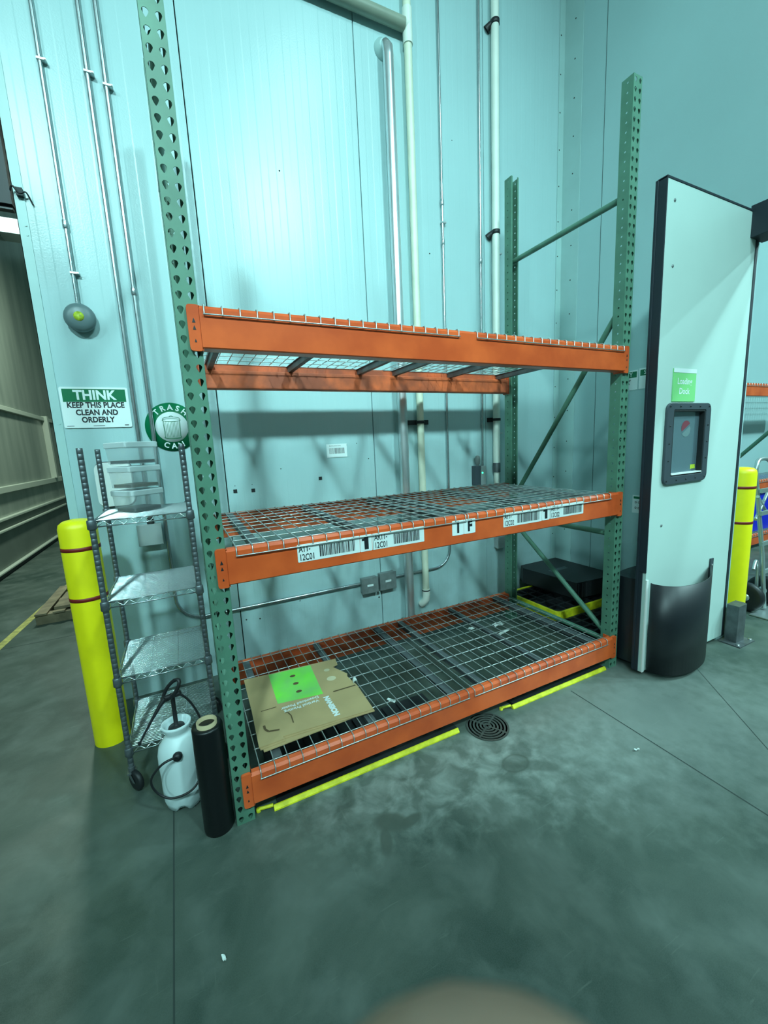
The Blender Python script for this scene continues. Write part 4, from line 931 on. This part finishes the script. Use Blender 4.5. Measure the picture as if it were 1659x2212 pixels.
plastic_pallet(2.62, 0.60, 3.42, 1.18, 0.076, 0.085, 'black grid pallet with a yellow rim in the corner', 'yellow_d', 'spill_pallet', 7, 5)
plastic_pallet(2.60, 0.10, 3.44, 0.55, 0.0, 0.12, 'low black plastic pallet nearest the rack front post', None)
t = thing('black_crate', 'black ribbed crate at the back of the corner on the grid pallet', 'crate', (3.1, 1.2, 0.163))
mb = MB(); mb.prism([(2.92, 0.66), (3.42, 0.62), (3.42, 1.20), (3.42, 1.33), (2.92, 1.33), (2.87, 1.25)], 'z', 0.195, 0.345)
for k in range(9): mb.box(2.93 + k * 0.05, 0.645, 0.20, 2.945 + k * 0.05, 0.66, 0.335)
mb.build('crate_body', MT['black'], t, bevel=0.012)
mb = MB(); mb.prism([(2.93, 0.67), (3.41, 0.67), (3.41, 1.35), (2.93, 1.35)], 'z', 0.163, 0.194); mb.build('crate_base', MT['black'], t)
mb = MB(); mb.add([(3.0, 1.0, 0.3462), (3.22, 1.0, 0.3462), (3.24, 1.06, 0.3462), (3.0, 1.05, 0.3462)], [(0, 1, 2, 3)]); mb.build('dust_film', MT['winframe'], t)
t = thing('black_bin', 'black bin with a red lip behind the impact door', 'bin', (3.2, 0.3, 0.13))
mb = MB(); mb.prism([(3.05, 0.12), (3.43, 0.12), (3.43, 0.50), (3.05, 0.50)], 'z', 0.122, 0.30); mb.build('bin_body', MT['black'], t, bevel=0.01)
mb = MB(); mb.box(3.36, 0.115, 0.301, 3.435, 0.505, 0.306); mb.build('lip', MT['red'], t)

# ---------------------------------------------------------------- beyond the right doorway
t = thing('far_pallet_rack', 'second orange and green pallet rack in the room beyond the doorway', 'pallet rack', (6.8, 0.9, 0))
for (z, ) in ((2.172,), (0.95,), (0.22,)):
    mb = MB(); mb.prism(beam_poly(0.90, 1, z), 'x', 5.66, 8.1); mb.build('beam', MT['orange'], t)
for z in (2.172, 0.95, 0.22):
    mb = MB()
    for k in range(38): x = 5.68 + k * 0.0635; mb.tube([(x, 0.895, z - 0.034), (x, 0.895, z - 0.004), (x, 0.905, z + 0.004), (x, 1.30, z + 0.004)], 0.0028, 5)
    for k in range(5): mb.tube([(5.66, 0.93 + k * 0.09, z + 0.001), (8.1, 0.93 + k * 0.09, z + 0.001)], 0.0028, 5)
    mb.tube([(5.66, 0.890, z - 0.032), (8.1, 0.890, z - 0.032)], 0.003, 5)
    mb.build('wire_mesh', MT['zinc'], t)
mb = MB(); mb.tube([(5.6, 0.86, 1.12), (5.6, 0.10, 1.95)], 0.020, 8); mb.build('brace', MT['green'], t)
for y in (0.05, 1.0):
    mb = MB(); mb.box(5.58, y, 0, 5.65, y + 0.07, 3.6) if y > 0.5 else mb.box(5.58, 0.03, 0, 5.65, 0.10, 3.6)
    mb.build('upright_post', MT['green'], t)
t = thing('blue_bin', 'deep blue plastic bin on the far rack', 'bin', (6.9, 0.9, 0.3))
mb = MB(); mb.prism([(6.35, 0.226), (7.35, 0.226), (7.42, 0.75), (6.28, 0.75)], 'y', 0.97, 1.30); mb.build('bin_body', MT['blue'], t, bevel=0.01)
mb = MB(); mb.box(6.26, 0.95, 0.751, 7.44, 1.32, 0.775); mb.build('rim', MT['blue'], t)
# hand truck
hx, hy = 4.38, -0.03
t = thing('hand_truck', 'silver hand truck with black tyres behind the far bollard', 'hand truck', (hx, hy, 0))
for s in (-1, 1):
    mb = MB(); y = hy + s * 0.0
    xx = hx + 0.02 if s < 0 else hx + 0.30
    mb.tube([(xx + 0.04, hy - 0.06, 0.03), (xx + 0.02, hy - 0.02, 0.5), (xx - 0.14, hy + 0.02, 1.25)], 0.017, 10); mb.build('side_rail', MT['alu'], t)
mb = MB(); mb.tube(spline([(hx - 0.12, hy + 0.02, 1.24), (hx - 0.12, hy + 0.02, 1.30), (hx - 0.06, hy + 0.03, 1.36), (hx + 0.08, hy + 0.03, 1.36), (hx + 0.15, hy + 0.02, 1.31), (hx + 0.16, hy + 0.02, 1.24)], 6), 0.017, 10); mb.build('handle', MT['alu'], t)
for z in (0.35, 0.62, 0.90, 1.10):
    mb = MB(); o_ = 0.02 - 0.16 * (z - 0.5) / 0.75; mb.box(hx + o_, hy - 0.03, z - 0.018, hx + o_ + 0.28, hy - 0.012, z + 0.018); mb.build('crossbar', MT['alu'], t)
mb = MB(); mb.box(hx - 0.15, hy - 0.24, 0.004, hx + 0.20, hy - 0.04, 0.012); mb.build('toe_plate', MT['alu'], t)
for s in (-1, 1):
    mb = MB(); wx_ = hx - 0.05 if s < 0 else hx + 0.27; wy_ = hy + 0.03
    mb.lathe([(0.07, -0.030), (0.11, -0.033), (0.128, -0.022), (0.131, 0.0), (0.128, 0.022), (0.11, 0.033), (0.07, 0.030)], (wx_, wy_, 0.132), 28, 0, 'x'); wh = mb.build('tyre', MT['black'], t)
    mb = MB(); mb.lathe([(0.07, -0.020), (0.045, -0.016), (0.03, -0.034), (0.012, -0.040), (0.0, -0.042)], (wx_, wy_, 0.132), 24, 0, 'x'); mb.build('hub', MT['alu'], wh)
    mb = MB(); mb.tube(spline([(wx_ - 0.10, hy - 0.04, 0.42), (wx_ - 0.02, hy - 0.02, 0.48), (wx_ + 0.07, hy, 0.40), (wx_ + 0.09, hy, 0.22), (wx_ + 0.10, hy, 0.12)], 5), 0.013, 8); mb.build('fender', MT['alu'], t)
for (z, k) in ((0.85, 1), (1.05, -1)):
    mb = MB(); mb.tube([(hx - 0.10, hy, z), (hx + 0.35, hy + 0.1, z + k * 0.20)], 0.013, 8); mb.build('strut', MT['alu'], t)

# ---------------------------------------------------------------- beyond the left doorway
t = thing('wooden_pallet', 'weathered wooden pallet with loose boards beyond the left doorway', 'pallet', (-1.3, 3.6, 0))
for (x0, y0, x1, y1, z0, z1) in ((-1.60, 3.40, -0.9, 3.50, 0.0, 0.10), (-1.58, 3.85, -0.9, 3.95, 0.0, 0.10), (-1.60, 4.30, -0.9, 4.40, 0.0, 0.10)):
    mb = MB(); mb.box(x0, y0, z0, x1, y1, z1); mb.build('stringer', MT['wood'], t)
for k in range(5):
    mb = MB(); x = -1.60 + 0.15 * k; mb.box(x, 3.38, 0.1, x + 0.10, 4.42, 0.118); mb.build('deck_board', MT['wood'], t)
for k in range(4):
    mb = MB(); x = -1.45 + 0.14 * k; mb.box(x, 3.45, 0.119 + 0.03 * k, x + 0.30, 4.0, 0.148 + 0.03 * k); mb.build('loose_board', MT['wood'], t)
mb = MB(); mb.add([(-1.86, 2.2, 0.0012), (-1.79, 2.2, 0.0012), (-1.55, 5.4, 0.0012), (-1.62, 5.4, 0.0012)], [(0, 1, 2, 3)]); o = mb.build('trim_30', MT['line']); o['kind'] = 'structure'
t = thing('ceiling_light', 'bright rectangular lamp hanging in the room beyond the left doorway', 'ceiling light', (-2.2, 9.0, 6.0))
mb = MB(); mb.box(-3.2, 8.8, 5.88, -2.0, 9.2, 6.14); mb.build('housing', MT['white'], t)
t2 = MB(); t2.add([(-2.60, 8.795, 5.885), (-2.005, 8.795, 5.885), (-2.005, 8.795, 6.135), (-2.60, 8.795, 6.135)], [(0, 1, 2, 3)]); t2.build('lamp_panel', MT['lampface'], t)

# ---------------------------------------------------------------- fingertip resting near the lens
def fpt(u, v, d): return CAM + w_ * d + r_ * (u - 829.5) / 887.9 * d + u_ * (1106 - v) / 887.9 * d
R0 = 0.0105; az = math.radians(7.5); th = math.radians(68.2)
c0 = CAM + (w_ * math.cos(th) + (r_ * math.sin(az) - u_ * math.cos(az)) * math.sin(th)) * 0.032
ax_ = (u_ * 0.8 + w_ * 0.45 + r_ * 0.30).normalized(); mb = MB(); pts = []; rs = []
for k in range(7): a = PI / 2 * (1 - k / 6); pts.append(c0 + ax_ * R0 * math.sin(a)); rs.append(max(0.0004, R0 * math.cos(a)))
for k in range(1, 8): pts.append(c0 - ax_ * 0.007 * k); rs.append(R0 + 0.0004 * math.sin(k * 0.9) + 0.0001 * k)
mb.tube(pts, rs, 24)
t = thing('finger', 'out of focus fingertip at the very bottom edge of the view', 'finger', c0)
mb.build('skin_surface', MT['skin'], t)
mb = MB(); q = c0 - w_ * R0 * 0.93; vs = []
for j in range(6):
    for i in range(7):
        a = (i / 6 - 0.5) * 1.5; tt = (j / 5 - 0.35) * 0.013
        vs.append(c0 + ax_ * tt + (r_ * math.sin(a) - w_ * math.cos(a)) * (R0 + 0.0004) * (1 - 0.35 * max(0, tt / 0.009) ** 2))
mb.add(vs, [(j * 7 + i, j * 7 + i + 1, (j + 1) * 7 + i + 1, (j + 1) * 7 + i) for j in range(5) for i in range(6)], 0, True); mb.build('fingernail', MT['nail'], t)
